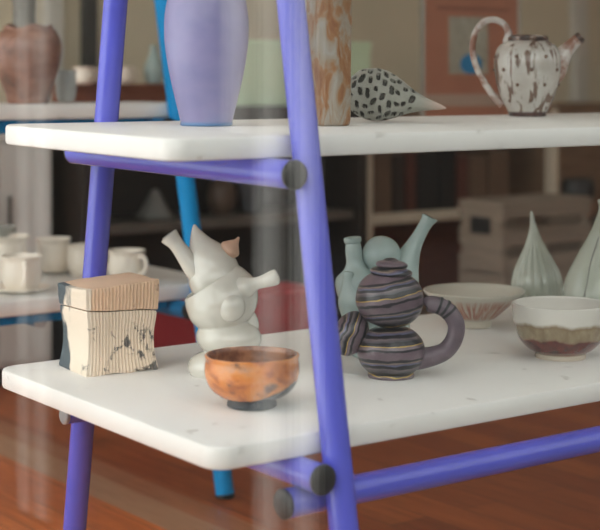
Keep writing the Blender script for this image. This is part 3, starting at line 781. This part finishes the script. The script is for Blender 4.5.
rings = lathe(bm, prof, NS, lambda a, z, r: r - 0.0055 * depth(a, z) * (r > 0.012), None)
for f in bm.faces:
    c = f.calc_center_median(); a = math.atan2(c.y, c.x) % (2 * PI)
    if depth(a, c.z) > 0.5: f.material_index = 1
bmesh.ops.transform(bm, matrix=mtx, verts=bm.verts[:])
obj('body', bm, [M['carved'], M['hollow']], g_)

# ---- white teapot with brown drips -------------------------------------
def drip_mat():
    m, nt, b = new_mat('drip_glaze')
    b.inputs['Roughness'].default_value = 0.22; b.inputs['Coat Weight'].default_value = 0.45
    tc = N(nt, 'ShaderNodeTexCoord'); sp = N(nt, 'ShaderNodeSeparateXYZ'); nt.links.new(tc.outputs['Object'], sp.inputs[0])
    n1 = noise_tex(nt, coords(nt, (1, 1, 0.06)), 60, 4, 0.6, 0.3)
    n2 = noise_tex(nt, coords(nt), 16, 4)
    base = ramp(nt, n2, [(0.3, (0.42, 0.38, 0.34)), (0.7, (0.58, 0.56, 0.52))])
    a = N(nt, 'ShaderNodeMath', operation='MULTIPLY_ADD'); a.inputs[1].default_value = 0.45; nt.links.new(n2, a.inputs[0]); nt.links.new(n1, a.inputs[2])
    dr = ramp(nt, a.outputs[0], [(0.76, (0, 0, 0)), (0.82, (0.9, 0.9, 0.9))])
    c = mixc(nt, dr, base, (0.115, 0.05, 0.026))
    ft = ramp(nt, sp.outputs['Z'], [(0.0095, (1, 1, 1)), (0.0115, (0, 0, 0))]); c = mixc(nt, ft, c, (0.055, 0.02, 0.016))
    nt.links.new(c, b.inputs['Base Color']); return m
M['drip'] = drip_mat()
M['mottle'] = glaze('mottled_brown_glaze', [(0.46, (0.04, 0.02, 0.015)), (0.56, (0.16, 0.08, 0.05)), (0.68, (0.50, 0.43, 0.37))], 60, rough=0.3, coat=0.3)
M['handle_glaze'] = glaze('handle_glaze', [(0.42, (0.25, 0.11, 0.07)), (0.55, (0.58, 0.53, 0.49))], 20, rough=0.25, coat=0.3)
M['nub'] = plain('brown_nub', (0.13, 0.07, 0.045), 0.25, var=0.3, coat=0.4)
D, p = base(527.5, 116.2, True); k = D / F_PX
px0, py0 = 527.5, 116.2
troot = thing('teapot', 'white teapot with brown drips and tall looped handle on the upper board', 'teapot', p, YAW)
pr = crom([(0.0400, 0.0), (0.0410, 0.006), (0.0430, 0.012), (0.0575, 0.040), (0.0680, 0.075), (0.0725, 0.108), (0.0705, 0.132), (0.0620, 0.151), (0.050, 0.160), (0.043, 0.163)], 6)
bm = bmesh.new(); lathe(bm, [(0, 0)] + pr + [(0, 0.163)], 88, lambda a, z, r: r * (1 + 0.012 * math.sin(8 * a) * min(1, z / 0.03)))
bd = obj('body', bm, M['drip'], troot)
nb = None
for row, z in enumerate((0.034, 0.068, 0.100, 0.128)):
    for j in range(7):
        a = 2 * PI * (j + 0.5 * (row % 2)) / 7 + 0.2
        r = [ra for (ra, za), (rb, zb) in zip(pr, pr[1:]) if za <= z < zb][0]
        if nb is None:
            bm = bmesh.new(); ell(bm, (0, 0, 0), (0.0042, 0.0042, 0.0042), seg=16, rings=10); nb = obj('nub', bm, M['nub'], bd); c_ = nb
        else:
            c_ = nb.copy(); COL.objects.link(c_); c_.parent = bd
        c_.location = (r * math.cos(a), r * math.sin(a), z)
bm = bmesh.new()
prl = [(0, 0.160), (0.0435, 0.160), (0.0450, 0.163), (0.0440, 0.171), (0.038, 0.1745), (0.030, 0.173), (0.026, 0.176), (0, 0.177)]
lathe(bm, prl, 56); obj('lid', bm, M['mottle'], troot)
bm = bmesh.new()
limb(bm, [(*L(507, 43, 0), 0.0105), (*L(508.5, 33, 0), 0.0085), (*L(503, 23.5, 0), 0.0075), (*L(493, 19.5, 0), 0.0072), (*L(482.5, 23, 0), 0.0070), (*L(475, 34, 0), 0.0070), (*L(472.5, 50, 0), 0.0070), (*L(476.5, 67, 0), 0.0070),
          (*L(486, 85, 0), 0.0072), (*L(496, 99, 0), 0.0075), (*L(502, 104, 0), 0.010)], 6, 20)
obj('handle', bm, M['handle_glaze'], troot)
bm = bmesh.new()
limb(bm, [(*L(544, 88, 0), 0.012), (*L(552, 76, 0), 0.024), (*L(558, 62, 0), 0.0245), (*L(566, 51, 0), 0.0170), (*L(574, 42.5, 0), 0.0130), (*L(580, 37.5, 0), 0.0125)], 6, 24)
sp_ = obj('spout', bm, M['handle_glaze'], troot)
bm = bmesh.new(); tube(bm, [L(577.5, 39.7, 0), L(581.2, 36.5, 0)], [0.0135, 0.0125], 24); obj('spout_lip', bm, M['mottle'], sp_)

# ================================================================ blue unit: jar, mugs, cups
M['terra'] = glaze('burnished_terracotta', [(0.30, (0.10, 0.055, 0.042)), (0.46, (0.24, 0.110, 0.075)), (0.62, (0.35, 0.18, 0.125)), (0.76, (0.44, 0.32, 0.26))], 11, (1, 1, 1.8), rough=0.3, coat=0.25, dist=0.5, bmp=0.1)
D = 3.84; k = D / F_PX; p = at(27.5, D)
pr = crom([(0.050, 0.0), (0.0535, 0.006), (0.056, 0.020), (0.068, 0.055), (0.080, 0.092), (0.0850, 0.128), (0.0825, 0.158), (0.073, 0.178), (0.064, 0.187), (0.061, 0.194)], 6)
def wob(a, z, r):
    w = max(0, (z - 0.16) / 0.02)
    return (r * (1 + 0.012 * math.sin(3 * a) + 0.01 * math.sin(7 * a + z * 40)), z + w * 0.0022 * math.sin(5 * a + 1) + w * 0.002 * math.sin(2 * a + 2.5))
bm = bmesh.new(); lathe(bm, wall_profile(pr, 0.006), 72, wob)
tag(obj('jar', bm, M['terra'], None, True, (p.x, p.y, BZ1), YAW), 'round brown terracotta jar with ragged rim on the blue unit', 'jar')

def cup_profile(r, h, flare=0.0):
    return crom([(r * 0.70, 0.0), (r * 0.78, 0.003), (r * 0.92, h * 0.18), (r * 1.0, h * 0.42), (r * 0.97, h * 0.68), (r * 0.95, h * 0.86), (r * (1.03 + flare), h)], 5)
M['cream'] = plain('cream_glaze', (0.88, 0.80, 0.69), 0.3, var=0.05, coat=0.25)
M['grey_glaze'] = plain('grey_glaze', (0.40, 0.40, 0.36), 0.4, var=0.1, coat=0.2)
M['pale_grey'] = plain('pale_grey_glaze', (0.50, 0.51, 0.49), 0.4, var=0.15, coat=0.2)
def cup(name, label, cat, px, d, zb, r, h, ang, mat, group=None, handle=True, flare=0.0):
    p = at(px, d)
    t = thing(name, label, cat, (p.x, p.y, zb), YAW, group)
    bm = bmesh.new(); lathe(bm, wall_profile(cup_profile(r, h, flare), 0.004), 48); obj('body', bm, mat, t)
    if handle:
        c, s = math.cos(ang), math.sin(ang); pts = []
        for (rr, z, tr) in ((0.93, 0.80, 0.0065), (1.22, 0.84, 0.0060), (1.44, 0.66, 0.0058), (1.40, 0.42, 0.0058), (1.20, 0.26, 0.006), (0.94, 0.22, 0.0065)):
            pts.append((c * r * rr, s * r * rr, h * z, tr))
        bm = bmesh.new(); limb(bm, pts, 6, 16); obj('handle', bm, mat, t)
    return t
def saucer(label, px, d, zb, r, mat=None):
    p = at(px, d); bm = bmesh.new()
    lathe(bm, [(0, 0)] + crom([(r * 0.55, 0.0), (r * 0.60, 0.002), (r * 0.85, 0.007), (r, 0.012), (r * 1.005, 0.014), (r * 0.985, 0.0145), (r * 0.84, 0.0100), (r * 0.6, 0.0065)], 4) + [(0, 0.006)], 56)
    return tag(obj('saucer', bm, mat or M['cream'], None, True, (p.x, p.y, zb), YAW), label, 'saucer', 'saucers under the cream cups')
SZ = 0.0065
G = 'cream cups on the lower board of the blue unit'
saucer('cream saucer under the front left cream cup', 20, 3.74, BZ2, 0.073)
cup('cup', 'cream cup nearest the front at left, its handle facing the viewer', 'cup', 21.5, 3.74, BZ2 + SZ, 0.049, 0.083, math.radians(-72), M['cream'], G)
saucer('cream saucer under the cup second from left, behind the front one', 55, 4.12, BZ2, 0.062)
cup('cup', 'cream cup just left of the violet rear leg, on a saucer', 'cup', 53.5, 4.12, BZ2 + SZ, 0.047, 0.086, math.radians(75), M['cream'], G)
cup('cup', 'cream cup half hidden behind the violet rear leg', 'cup', 84, 4.08, BZ2, 0.046, 0.078, math.radians(60), M['cream'], G)
cup('cup', 'cream cup above the lidded box, handle at its right', 'cup', 126.5, 3.98, BZ2, 0.049, 0.076, math.radians(-38), M['cream'], G)
cup('footed_bowl', 'small flared cream bowl at left edge behind the front cup', 'bowl', 6, 3.98, BZ2, 0.055, 0.114, 0, M['cream'], None, False, 0.10)
cup('mug', 'dull grey mug at far left, behind the small flared bowl', 'mug', 3, 4.06, BZ2, 0.036, 0.130, 0, M['grey_glaze'], None, False)
cup('mug', 'pale grey mug right beside the terracotta jar', 'mug', 66, 4.08, BZ1, 0.028, 0.085, 0, M['pale_grey'], None, False)
# tall bottle behind the jar
p = at(24, 3.99); M['dim_glaze'] = plain('dim_grey_glaze', (0.17, 0.155, 0.13), 0.4, var=0.2)
bm = bmesh.new()
lathe(bm, wall_profile(crom([(0.034, 0), (0.045, 0.02), (0.050, 0.09), (0.040, 0.17), (0.030, 0.22), (0.034, 0.30), (0.043, 0.36)], 5), 0.005), 48)
tag(obj('vase', bm, M['dim_glaze'], None, True, (p.x, p.y, BZ1), YAW), 'blurred tall grey vase rising behind the terracotta jar', 'vase')

# ================================================================ back of the room
M['dark_wood'] = glaze('dark_stained_wood', [(0.3, (0.010, 0.007, 0.005)), (0.7, (0.026, 0.018, 0.013))], 6, (1, 1, 8), rough=0.45, coat=0.0)
M['red_wood'] = glaze('red_brown_wood', [(0.3, (0.16, 0.045, 0.022)), (0.7, (0.24, 0.075, 0.036))], 6, (1, 8, 8), rough=0.5, coat=0.0)
M['mint'] = plain('mint_card', (0.72, 0.93, 0.68), 0.7, var=0.03)
M['red'] = plain('dark_red_paint', (0.42, 0.012, 0.022), 0.5, var=0.1)
M['tan_wood'] = glaze('tan_wood', [(0.3, (0.15, 0.09, 0.055)), (0.7, (0.24, 0.15, 0.09))], 5, (1, 1, 9), rough=0.6, coat=0.0)
M['pale_wood'] = glaze('pale_crate_wood', [(0.3, (0.22, 0.175, 0.135)), (0.7, (0.31, 0.25, 0.19))], 6, (1, 1, 9), rough=0.7, coat=0.0)
M['white_paint'] = plain('white_painted_wood', (0.66, 0.58, 0.46), 0.6, var=0.06)

# open dark sideboard
SX0, SX1, SY0, SY1, SZT = 2.52, 3.78, 4.62, 5.02, CAM_Z - 0.098
sb = thing('sideboard', 'dark open sideboard along the back wall behind the blue unit', 'sideboard', (0, 0, 0))
bm = bmesh.new(); box(bm, (SX0, SY0, SZT - 0.045), (SX1, SY1, SZT), bev=0.004); obj('top', bm, M['dark_wood'], sb, False)
bm = bmesh.new(); box(bm, (SX0 + 0.02, SY0 + 0.04, 0.50), (SX1 - 0.02, SY1 - 0.02, 0.535), bev=0.003); obj('shelf', bm, plain('grey_brown_board', (0.10, 0.085, 0.07), 0.6, var=0.1), sb, False)
bm = bmesh.new(); box(bm, (SX0 + 0.02, SY0 + 0.04, 0.10), (SX1 - 0.02, SY1 - 0.02, 0.135), bev=0.003); obj('shelf', bm, M['dark_wood'], sb, False)
bm = bmesh.new(); box(bm, (SX0 + 0.02, SY1 - 0.02, 0.10), (SX1 - 0.02, SY1, SZT - 0.045)); obj('back_panel', bm, M['dark_wood'], sb, False)
for x in (SX0, SX1 - 0.04):
    bm = bmesh.new(); box(bm, (x, SY0, 0), (x + 0.04, SY1, SZT - 0.045), bev=0.003); obj('side_panel', bm, M['dark_wood'], sb, False)
def yline(px, Y): return at(px, Y / (0.8015 - 0.598 * (px - 300) / F_PX))
# grey covered pot and dark pots on the sideboard's inner shelf
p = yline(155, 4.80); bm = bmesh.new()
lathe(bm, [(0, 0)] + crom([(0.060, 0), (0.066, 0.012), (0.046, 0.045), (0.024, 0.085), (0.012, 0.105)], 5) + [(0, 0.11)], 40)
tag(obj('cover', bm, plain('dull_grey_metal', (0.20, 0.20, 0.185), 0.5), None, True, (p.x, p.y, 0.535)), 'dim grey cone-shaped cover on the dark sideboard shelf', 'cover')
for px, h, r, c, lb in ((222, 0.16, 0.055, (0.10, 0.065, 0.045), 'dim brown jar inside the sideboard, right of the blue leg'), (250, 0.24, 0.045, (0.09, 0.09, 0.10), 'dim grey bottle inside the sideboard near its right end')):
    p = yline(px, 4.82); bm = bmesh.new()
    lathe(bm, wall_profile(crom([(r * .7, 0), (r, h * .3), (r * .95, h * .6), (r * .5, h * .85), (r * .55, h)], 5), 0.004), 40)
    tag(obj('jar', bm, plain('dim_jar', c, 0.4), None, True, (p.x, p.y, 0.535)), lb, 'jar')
# red-brown tray box with jars on it
pa, pb = yline(74, 4.72), yline(171, 4.72)
t = thing('wooden_case', 'low red-brown wooden case on the sideboard behind the violet rear leg', 'case', ((pa.x + pb.x) / 2, 4.80, SZT))
w = (pb.x - pa.x) / 2
bm = bmesh.new(); box(bm, (-w, -0.09, 0), (w, 0.09, 0.068), bev=0.004); obj('body', bm, M['red_wood'], t, False)
bm = bmesh.new(); box(bm, (-w - 0.006, -0.096, 0.068), (w + 0.006, 0.096, 0.084), bev=0.004); obj('lid', bm, M['red_wood'], t, False)
CZ = SZT + 0.084
cup('cup', 'blurred off-white cup on the red-brown case, left of violet rear leg', 'cup', 84, 5.25, CZ, 0.036, 0.058, math.radians(30), M['cream'])
cup('cup', 'blurred off-white cup on the red-brown case, right of violet rear leg', 'cup', 123, 5.42, CZ, 0.038, 0.062, math.radians(30), M['cream'])
p = at(154, 5.50); bm = bmesh.new()
lathe(bm, wall_profile(crom([(0.026, 0), (0.034, 0.02), (0.036, 0.06), (0.022, 0.095), (0.014, 0.12), (0.016, 0.14)], 5), 0.003), 40)
tag(obj('bottle', bm, plain('teal_grey_glaze', (0.33, 0.43, 0.42), 0.25, var=0.1), None, True, (p.x, p.y, CZ)), 'blurred pale teal bottle beside the blue leg, on the red-brown case', 'bottle')
# mint green panel on a dark plinth
ma, mb_ = yline(233, 4.70), yline(371, 4.70)
zm = CAM_Z + (80 - 106) / F_PX * 5.65; zt = CAM_Z + (80 - 39.5) / F_PX * 5.7
t = thing('storage_box', 'pale mint green box standing on the sideboard behind the lavender vase', 'box', ((ma.x + mb_.x) / 2, 4.76, SZT))
w = (mb_.x - ma.x) / 2
bm = bmesh.new(); box(bm, (-w, -0.06, 0.0), (w, 0.10, zt - SZT - 0.03), bev=0.004); obj('body', bm, M['mint'], t, False)
bm = bmesh.new(); box(bm, (-w - 0.003, -0.064, zt - SZT - 0.03), (w + 0.003, 0.104, zt - SZT), bev=0.004); obj('lid', bm, M['mint'], t, False)

# pale cabinet at far left
pa, pb = yline(-60, 4.75), yline(52, 4.75)
t = thing('cabinet', 'pale grey cabinet at far left behind the cream cups', 'cabinet', ((pa.x + pb.x) / 2, 4.95, 0))
w = (pb.x - pa.x) / 2; M['pale_cab'] = plain('pale_grey_paint', (0.62, 0.61, 0.58), 0.5, var=0.04)
bm = bmesh.new(); box(bm, (-w, -0.20, 0.06), (w, 0.20, 0.84), bev=0.006); obj('body', bm, M['pale_cab'], t, False)
bm = bmesh.new(); box(bm, (-w - 0.01, -0.225, 0.84), (w + 0.01, 0.205, 0.865), bev=0.004); obj('top', bm, M['pale_cab'], t, False)
bm = bmesh.new(); box(bm, (-w + 0.02, -0.18, 0.0), (w - 0.02, 0.18, 0.06)); obj('plinth', bm, M['frame'], t, False)
for x0, x1 in ((-w + 0.01, -0.004), (0.004, w - 0.01)):
    bm = bmesh.new(); box(bm, (x0, -0.216, 0.08), (x1, -0.20, 0.83), bev=0.004); dr = obj('door', bm, M['pale_cab'], t, False)
    hx = x1 - 0.03 if x0 < -0.01 else x0 + 0.03
    bm = bmesh.new(); tube(bm, [(hx, -0.225, 0.55), (hx, -0.225, 0.65)], 0.006, 12); obj('handle', bm, M['frame'], dr)

# low red bench
pa, pb = yline(150, 4.12), yline(322, 4.12)
t = thing('bench', 'low dark red bench on the floor behind the blue unit', 'bench', ((pa.x + pb.x) / 2, 4.22, 0))
w = (pb.x - pa.x) / 2
bm = bmesh.new(); box(bm, (-w, -0.10, 0.19), (w, 0.10, 0.335), bev=0.012, bseg=3); obj('seat', bm, M['red'], t, False)
for x in (-w + 0.05, w - 0.05):
    for y in (-0.07, 0.07):
        bm = bmesh.new(); box(bm, (x - 0.02, y - 0.02, 0), (x + 0.02, y + 0.02, 0.19), bev=0.003); obj('leg', bm, M['red'], t, False)

# dark post / folding screen beside the bookshelf
pa, pb = yline(331, 4.60), yline(372, 4.60)
# tall bookshelf
BX = 4.75
pa, pb = yline(370, BX), yline(550, BX)
bs = thing('bookcase', 'brown bookcase with a pale front board under the upper shelf at right', 'bookcase', (0, 0, 0))
zsh = CAM_Z + (80 - 211) / F_PX * 6.35
bm = bmesh.new(); box(bm, (pa.x, BX - 0.01, zsh - 0.04), (pb.x, BX + 0.34, zsh), bev=0.004); obj('shelf', bm, M['white_paint'], bs, False)
bm = bmesh.new(); box(bm, (pa.x, BX - 0.01, 0.06), (pb.x, BX + 0.34, 0.10), bev=0.004); obj('shelf', bm, M['tan_wood'], bs, False)
bm = bmesh.new(); box(bm, (pa.x, BX - 0.01, 0.885), (pb.x, BX + 0.34, 0.915), bev=0.004); obj('top', bm, M['tan_wood'], bs, False)
bm = bmesh.new(); box(bm, (pa.x - 0.035, BX - 0.02, 0), (pa.x, BX + 0.34, 0.915), bev=0.004); obj('side_panel', bm, M['white_paint'], bs, False)
bm = bmesh.new(); box(bm, (pb.x, BX + 0.03, 0), (pb.x + 0.03, BX + 0.34, 0.915), bev=0.004); sp_ = obj('side_panel', bm, M['tan_wood'], bs, False)
bm = bmesh.new(); box(bm, (pb.x - 0.004, BX - 0.02, 0), (pb.x + 0.034, BX + 0.03, 0.915), bev=0.004); obj('stile', bm, M['white_paint'], sp_, False)
bm = bmesh.new(); box(bm, (pa.x, BX + 0.34, 0.06), (pb.x, BX + 0.36, 0.915)); obj('back_panel', bm, M['red_wood'], bs, False)
# books and boxes standing on its shelf
bx = pa.x + 0.05
rng = random.Random(3)
cols = [('dark brown', (0.028, 0.015, 0.010)), ('black', (0.006, 0.0055, 0.0055)), ('red brown', (0.095, 0.024, 0.014)), ('tan', (0.13, 0.075, 0.045))]
seq = [(0.09, 0.26, 3), (0.06, 0.24, 0), (0.05, 0.25, 2), (0.11, 0.25, 1), (0.09, 0.27, 1), (0.06, 0.23, 2), (0.10, 0.22, 3), (0.12, 0.24, 3)]
names = ['first at left', 'second from left', 'third from left', 'fourth from left', 'fifth from left', 'sixth from left', 'seventh from left', 'last at right']
for (w, h, c), nm in zip(seq, names):
    h = min(h, 0.885 - zsh - 0.02)
    t = tag(bpy.data.objects.new('folder', None), 'blurred %s folder on the bookcase shelf, %s' % (cols[c][0], nm), 'folder', 'folders on the bookcase shelf'); COL.objects.link(t)
    t.location = (bx + w / 2, BX + 0.15, zsh)
    bm = bmesh.new(); box(bm, (-w / 2, -0.12, 0), (w / 2, 0.12, h), bev=0.004); obj('cover', bm, plain('folder_%d' % c, cols[c][1], 0.6, var=0.15), t, False)
    bm = bmesh.new(); box(bm, (-w / 2 + 0.006, -0.112, h - 0.006), (w / 2 - 0.006, 0.118, h + 0.001)); obj('pages', bm, M['tan_wood'], t, False)
    bx += w + 0.012

# pale slatted crates in front of the bookcase
def crate(label, px, Y, zb, w, dp, h):
    p = yline(px, Y)
    t = thing('crate', label, 'crate', (p.x, p.y, zb), 0.02, 'pale wooden crates by the bookcase')
    bm = bmesh.new(); box(bm, (-w / 2, -dp / 2, 0), (w / 2, dp / 2, 0.015)); obj('base', bm, M['pale_wood'], t, False)
    n = 3; sh = (h - 0.085) / n
    for y in (-dp / 2, dp / 2 - 0.014):
        for i in range(n):
            z0 = 0.005 + i * (sh + 0.040)
            bm = bmesh.new(); box(bm, (-w / 2, y, z0), (w / 2, y + 0.014, z0 + sh), bev=0.002); obj('slat', bm, M['pale_wood'], t, False)
    for x in (-w / 2, w / 2 - 0.014):
        bm = bmesh.new(); box(bm, (x, -dp / 2 + 0.014, 0.005), (x + 0.014, dp / 2 - 0.014, h), bev=0.002)
        e = obj('end_panel', bm, M['pale_wood'], t, False)
        bm = bmesh.new(); xs = x - 0.001 if x < 0 else x + 0.0135
        box(bm, (xs, -0.055, h * 0.55), (xs + 0.0015, 0.055, h * 0.78), bev=0.0005); obj('hand_hole', bm, M['cap'], e, False)
    for x in (-w / 2 + 0.016, w / 2 - 0.036):
        bm = bmesh.new(); box(bm, (x, -dp / 2 + 0.014, 0.015), (x + 0.02, -dp / 2 + 0.034, h)); obj('corner_post', bm, M['pale_wood'], t, False)
    return t
crate('pale wooden slatted crate on the floor, bottom of the stack behind the teardrop vase', 526, 4.25, 0.0, 0.50, 0.24, 0.30)
crate('pale wooden slatted crate resting on the lower crate behind the teardrop vase', 526, 4.25, 0.302, 0.50, 0.24, 0.28)

# terracotta reflection in the window glass, built as a hung sheet behind the upper board
PY = 3.75
pa, pb = yline(421, PY), yline(519.5, PY)
dk = PY / (0.8015 - 0.598 * 170 / F_PX) / F_PX
w = (pb.x - pa.x) / 2
t = thing('poster_reflection', 'terracotta window reflection with pale square panel, built as a sheet behind the white teapot', 'poster_reflection', ((pa.x + pb.x) / 2, PY, 0))
def PX(px): return (yline(px, PY).x - (pa.x + pb.x) / 2)
def PZ(py): return CAM_Z + (80 - py) * dk
zb_ = PZ(126)
bm = bmesh.new(); box(bm, (-w, -0.004, zb_), (w, 0.004, 1.62), bev=0.001); obj('sheet', bm, plain('terracotta_print', (0.40, 0.165, 0.10), 0.6, var=0.05), t, False)
bm = bmesh.new(); box(bm, (PX(448), -0.0055, PZ(74)), (PX(487), -0.004, PZ(17))); obj('panel', bm, plain('faded_print', (0.36, 0.34, 0.27), 0.6, var=0.25, vscale=90), t, False)
bm = bmesh.new(); ell(bm, (PX(470), -0.0058, PZ(64)), (0.050, 0.0012, 0.034)); obj('blue_mark', bm, plain('blue_print', (0.02, 0.22, 0.45), 0.6, var=0.1), t)
bm = bmesh.new(); box(bm, (PX(436), -0.0052, PZ(10.5)), (PX(508), -0.004, PZ(7.5))); obj('text_line', bm, plain('brown_print', (0.24, 0.10, 0.065), 0.6), t, False)
bm = bmesh.new(); box(bm, (-w + 0.012, -0.0052, PZ(106)), (w - 0.012, -0.004, PZ(94))); obj('pale_band', bm, plain('pale_print', (0.42, 0.30, 0.23), 0.6), t, False)
M['strip'] = plain('grey_strip', (0.45, 0.44, 0.38), 0.5)
for x in (-w, w - 0.012):
    bm = bmesh.new(); box(bm, (x, -0.0056, zb_), (x + 0.012, 0.0045, 1.62)); obj('edge_strip', bm, M['strip'], t, False)
for x in (-w * 0.8, w * 0.8):
    bm = bmesh.new(); tube(bm, [(x, 0, 1.62), (x, 0, ZC)], 0.002, 8); obj('cord', bm, M['strip'], t)

# dark brown cabinet at the right, dark pot with orange on it
pa, pb = yline(556, 4.9), yline(700, 4.9)
t = thing('cupboard', 'plain brown cupboard at the right behind the teardrop vases', 'cupboard', (0, 0, 0))
bm = bmesh.new(); box(bm, (yline(550, BX).x + 0.12, 5.0, 0), (yline(550, BX).x + 1.6, 5.45, 0.93), bev=0.005); obj('body', bm, M['tan_wood'], t, False)
p = yline(578, 4.35); t2 = thing('stool', 'dim wooden stool behind the right-hand teardrop bottle', 'stool', (p.x, p.y, 0))
bm = bmesh.new(); lathe(bm, [(0, 0.44), (0.14, 0.44), (0.15, 0.45), (0.15, 0.465), (0.14, 0.475), (0, 0.475)], 40); obj('seat', bm, M['dark_wood'], t2)
for a in (0.7, 2.3, 3.9, 5.5):
    bm = bmesh.new(); tube(bm, [(0.14 * math.cos(a), 0.14 * math.sin(a), 0), (0.10 * math.cos(a), 0.10 * math.sin(a), 0.44)], 0.015, 12); obj('leg', bm, M['dark_wood'], t2)
r_ = thing('planter', 'small dark pot with an orange base on the stool at right', 'pot', (p.x, p.y, 0.475))
bm = bmesh.new(); lathe(bm, [(0, 0.0)] + [(0.055, 0.0), (0.065, 0.05), (0.066, 0.06), (0, 0.06)], 40); obj('base', bm, plain('orange_clay', (0.30, 0.09, 0.03), 0.6), r_)
bm = bmesh.new(); lathe(bm, wall_profile(crom([(0.055, 0.06), (0.07, 0.09), (0.072, 0.13), (0.06, 0.16)], 4), 0.005), 40); obj('body', bm, M['cap'], r_)

# ---------------------------------------------------------------- light
wd = bpy.data.worlds.new('sky'); S.world = wd; wd.use_nodes = True
bg = wd.node_tree.nodes['Background']; bg.inputs[0].default_value = (0.98, 0.975, 0.96, 1); 
wt = wd.node_tree; tc = wt.nodes.new('ShaderNodeTexCoord'); dp = wt.nodes.new('ShaderNodeVectorMath'); dp.operation = 'DOT_PRODUCT'
dp.inputs[1].default_value = Vector((-0.86, -0.34, 0.26)).normalized()      # bright part of the overcast sky
wt.links.new(tc.outputs['Generated'], dp.inputs[0])
mr = wt.nodes.new('ShaderNodeMapRange'); mr.interpolation_type = 'SMOOTHSTEP'
mr.inputs['From Min'].default_value = -0.1; mr.inputs['From Max'].default_value = 1.0; mr.inputs['To Min'].default_value = 1.9; mr.inputs['To Max'].default_value = 3.6
wt.links.new(dp.outputs['Value'], mr.inputs['Value']); wt.links.new(mr.outputs[0], bg.inputs[1])
sun = bpy.data.lights.new('sun', 'SUN'); sun.energy = 3.0; sun.angle = math.radians(2); sun.color = (1, 0.96, 0.9)
so = bpy.data.objects.new('sun', sun); COL.objects.link(so)
so.rotation_euler = Vector((-0.35, -0.75, -0.62)).to_track_quat('-Z', 'Y').to_euler()

# unseen warm fill lights added to brighten the back of the shop
for (x, y, e) in ((2.7, 4.3, 4.0), (4.6, 4.0, 4.5), (6.4, 4.2, 4.0)):
    la = bpy.data.lights.new('back_fill_light', 'AREA'); la.shape = 'DISK'; la.size = 0.5; la.energy = e; la.color = (1.0, 0.86, 0.68)
    lo = bpy.data.objects.new('back_fill_light', la); COL.objects.link(lo); lo.location = (x, y, ZC - 0.03)

# ---------------------------------------------------------------- camera
cam = bpy.data.cameras.new('camera'); co = bpy.data.objects.new('camera', cam); COL.objects.link(co)
co.location = (0, 0, CAM_Z); co.rotation_euler = (PI / 2, 0, YAW)
cam.sensor_width = 36; cam.sensor_fit = 'HORIZONTAL'; cam.lens = 36 * F_PX / 600
cam.shift_y = -(265 - HOR) / 600.0
cam.clip_start = 0.05; cam.clip_end = 100
cam.dof.use_dof = True; cam.dof.focus_distance = 2.72; cam.dof.aperture_fstop = 3.6
S.camera = co
S.view_settings.view_transform = 'Standard'; S.view_settings.look = 'None'; S.view_settings.gamma = 1.0
S.view_settings.use_curve_mapping = False; S.view_settings.exposure = -0.15
S.cycles.use_denoising = True
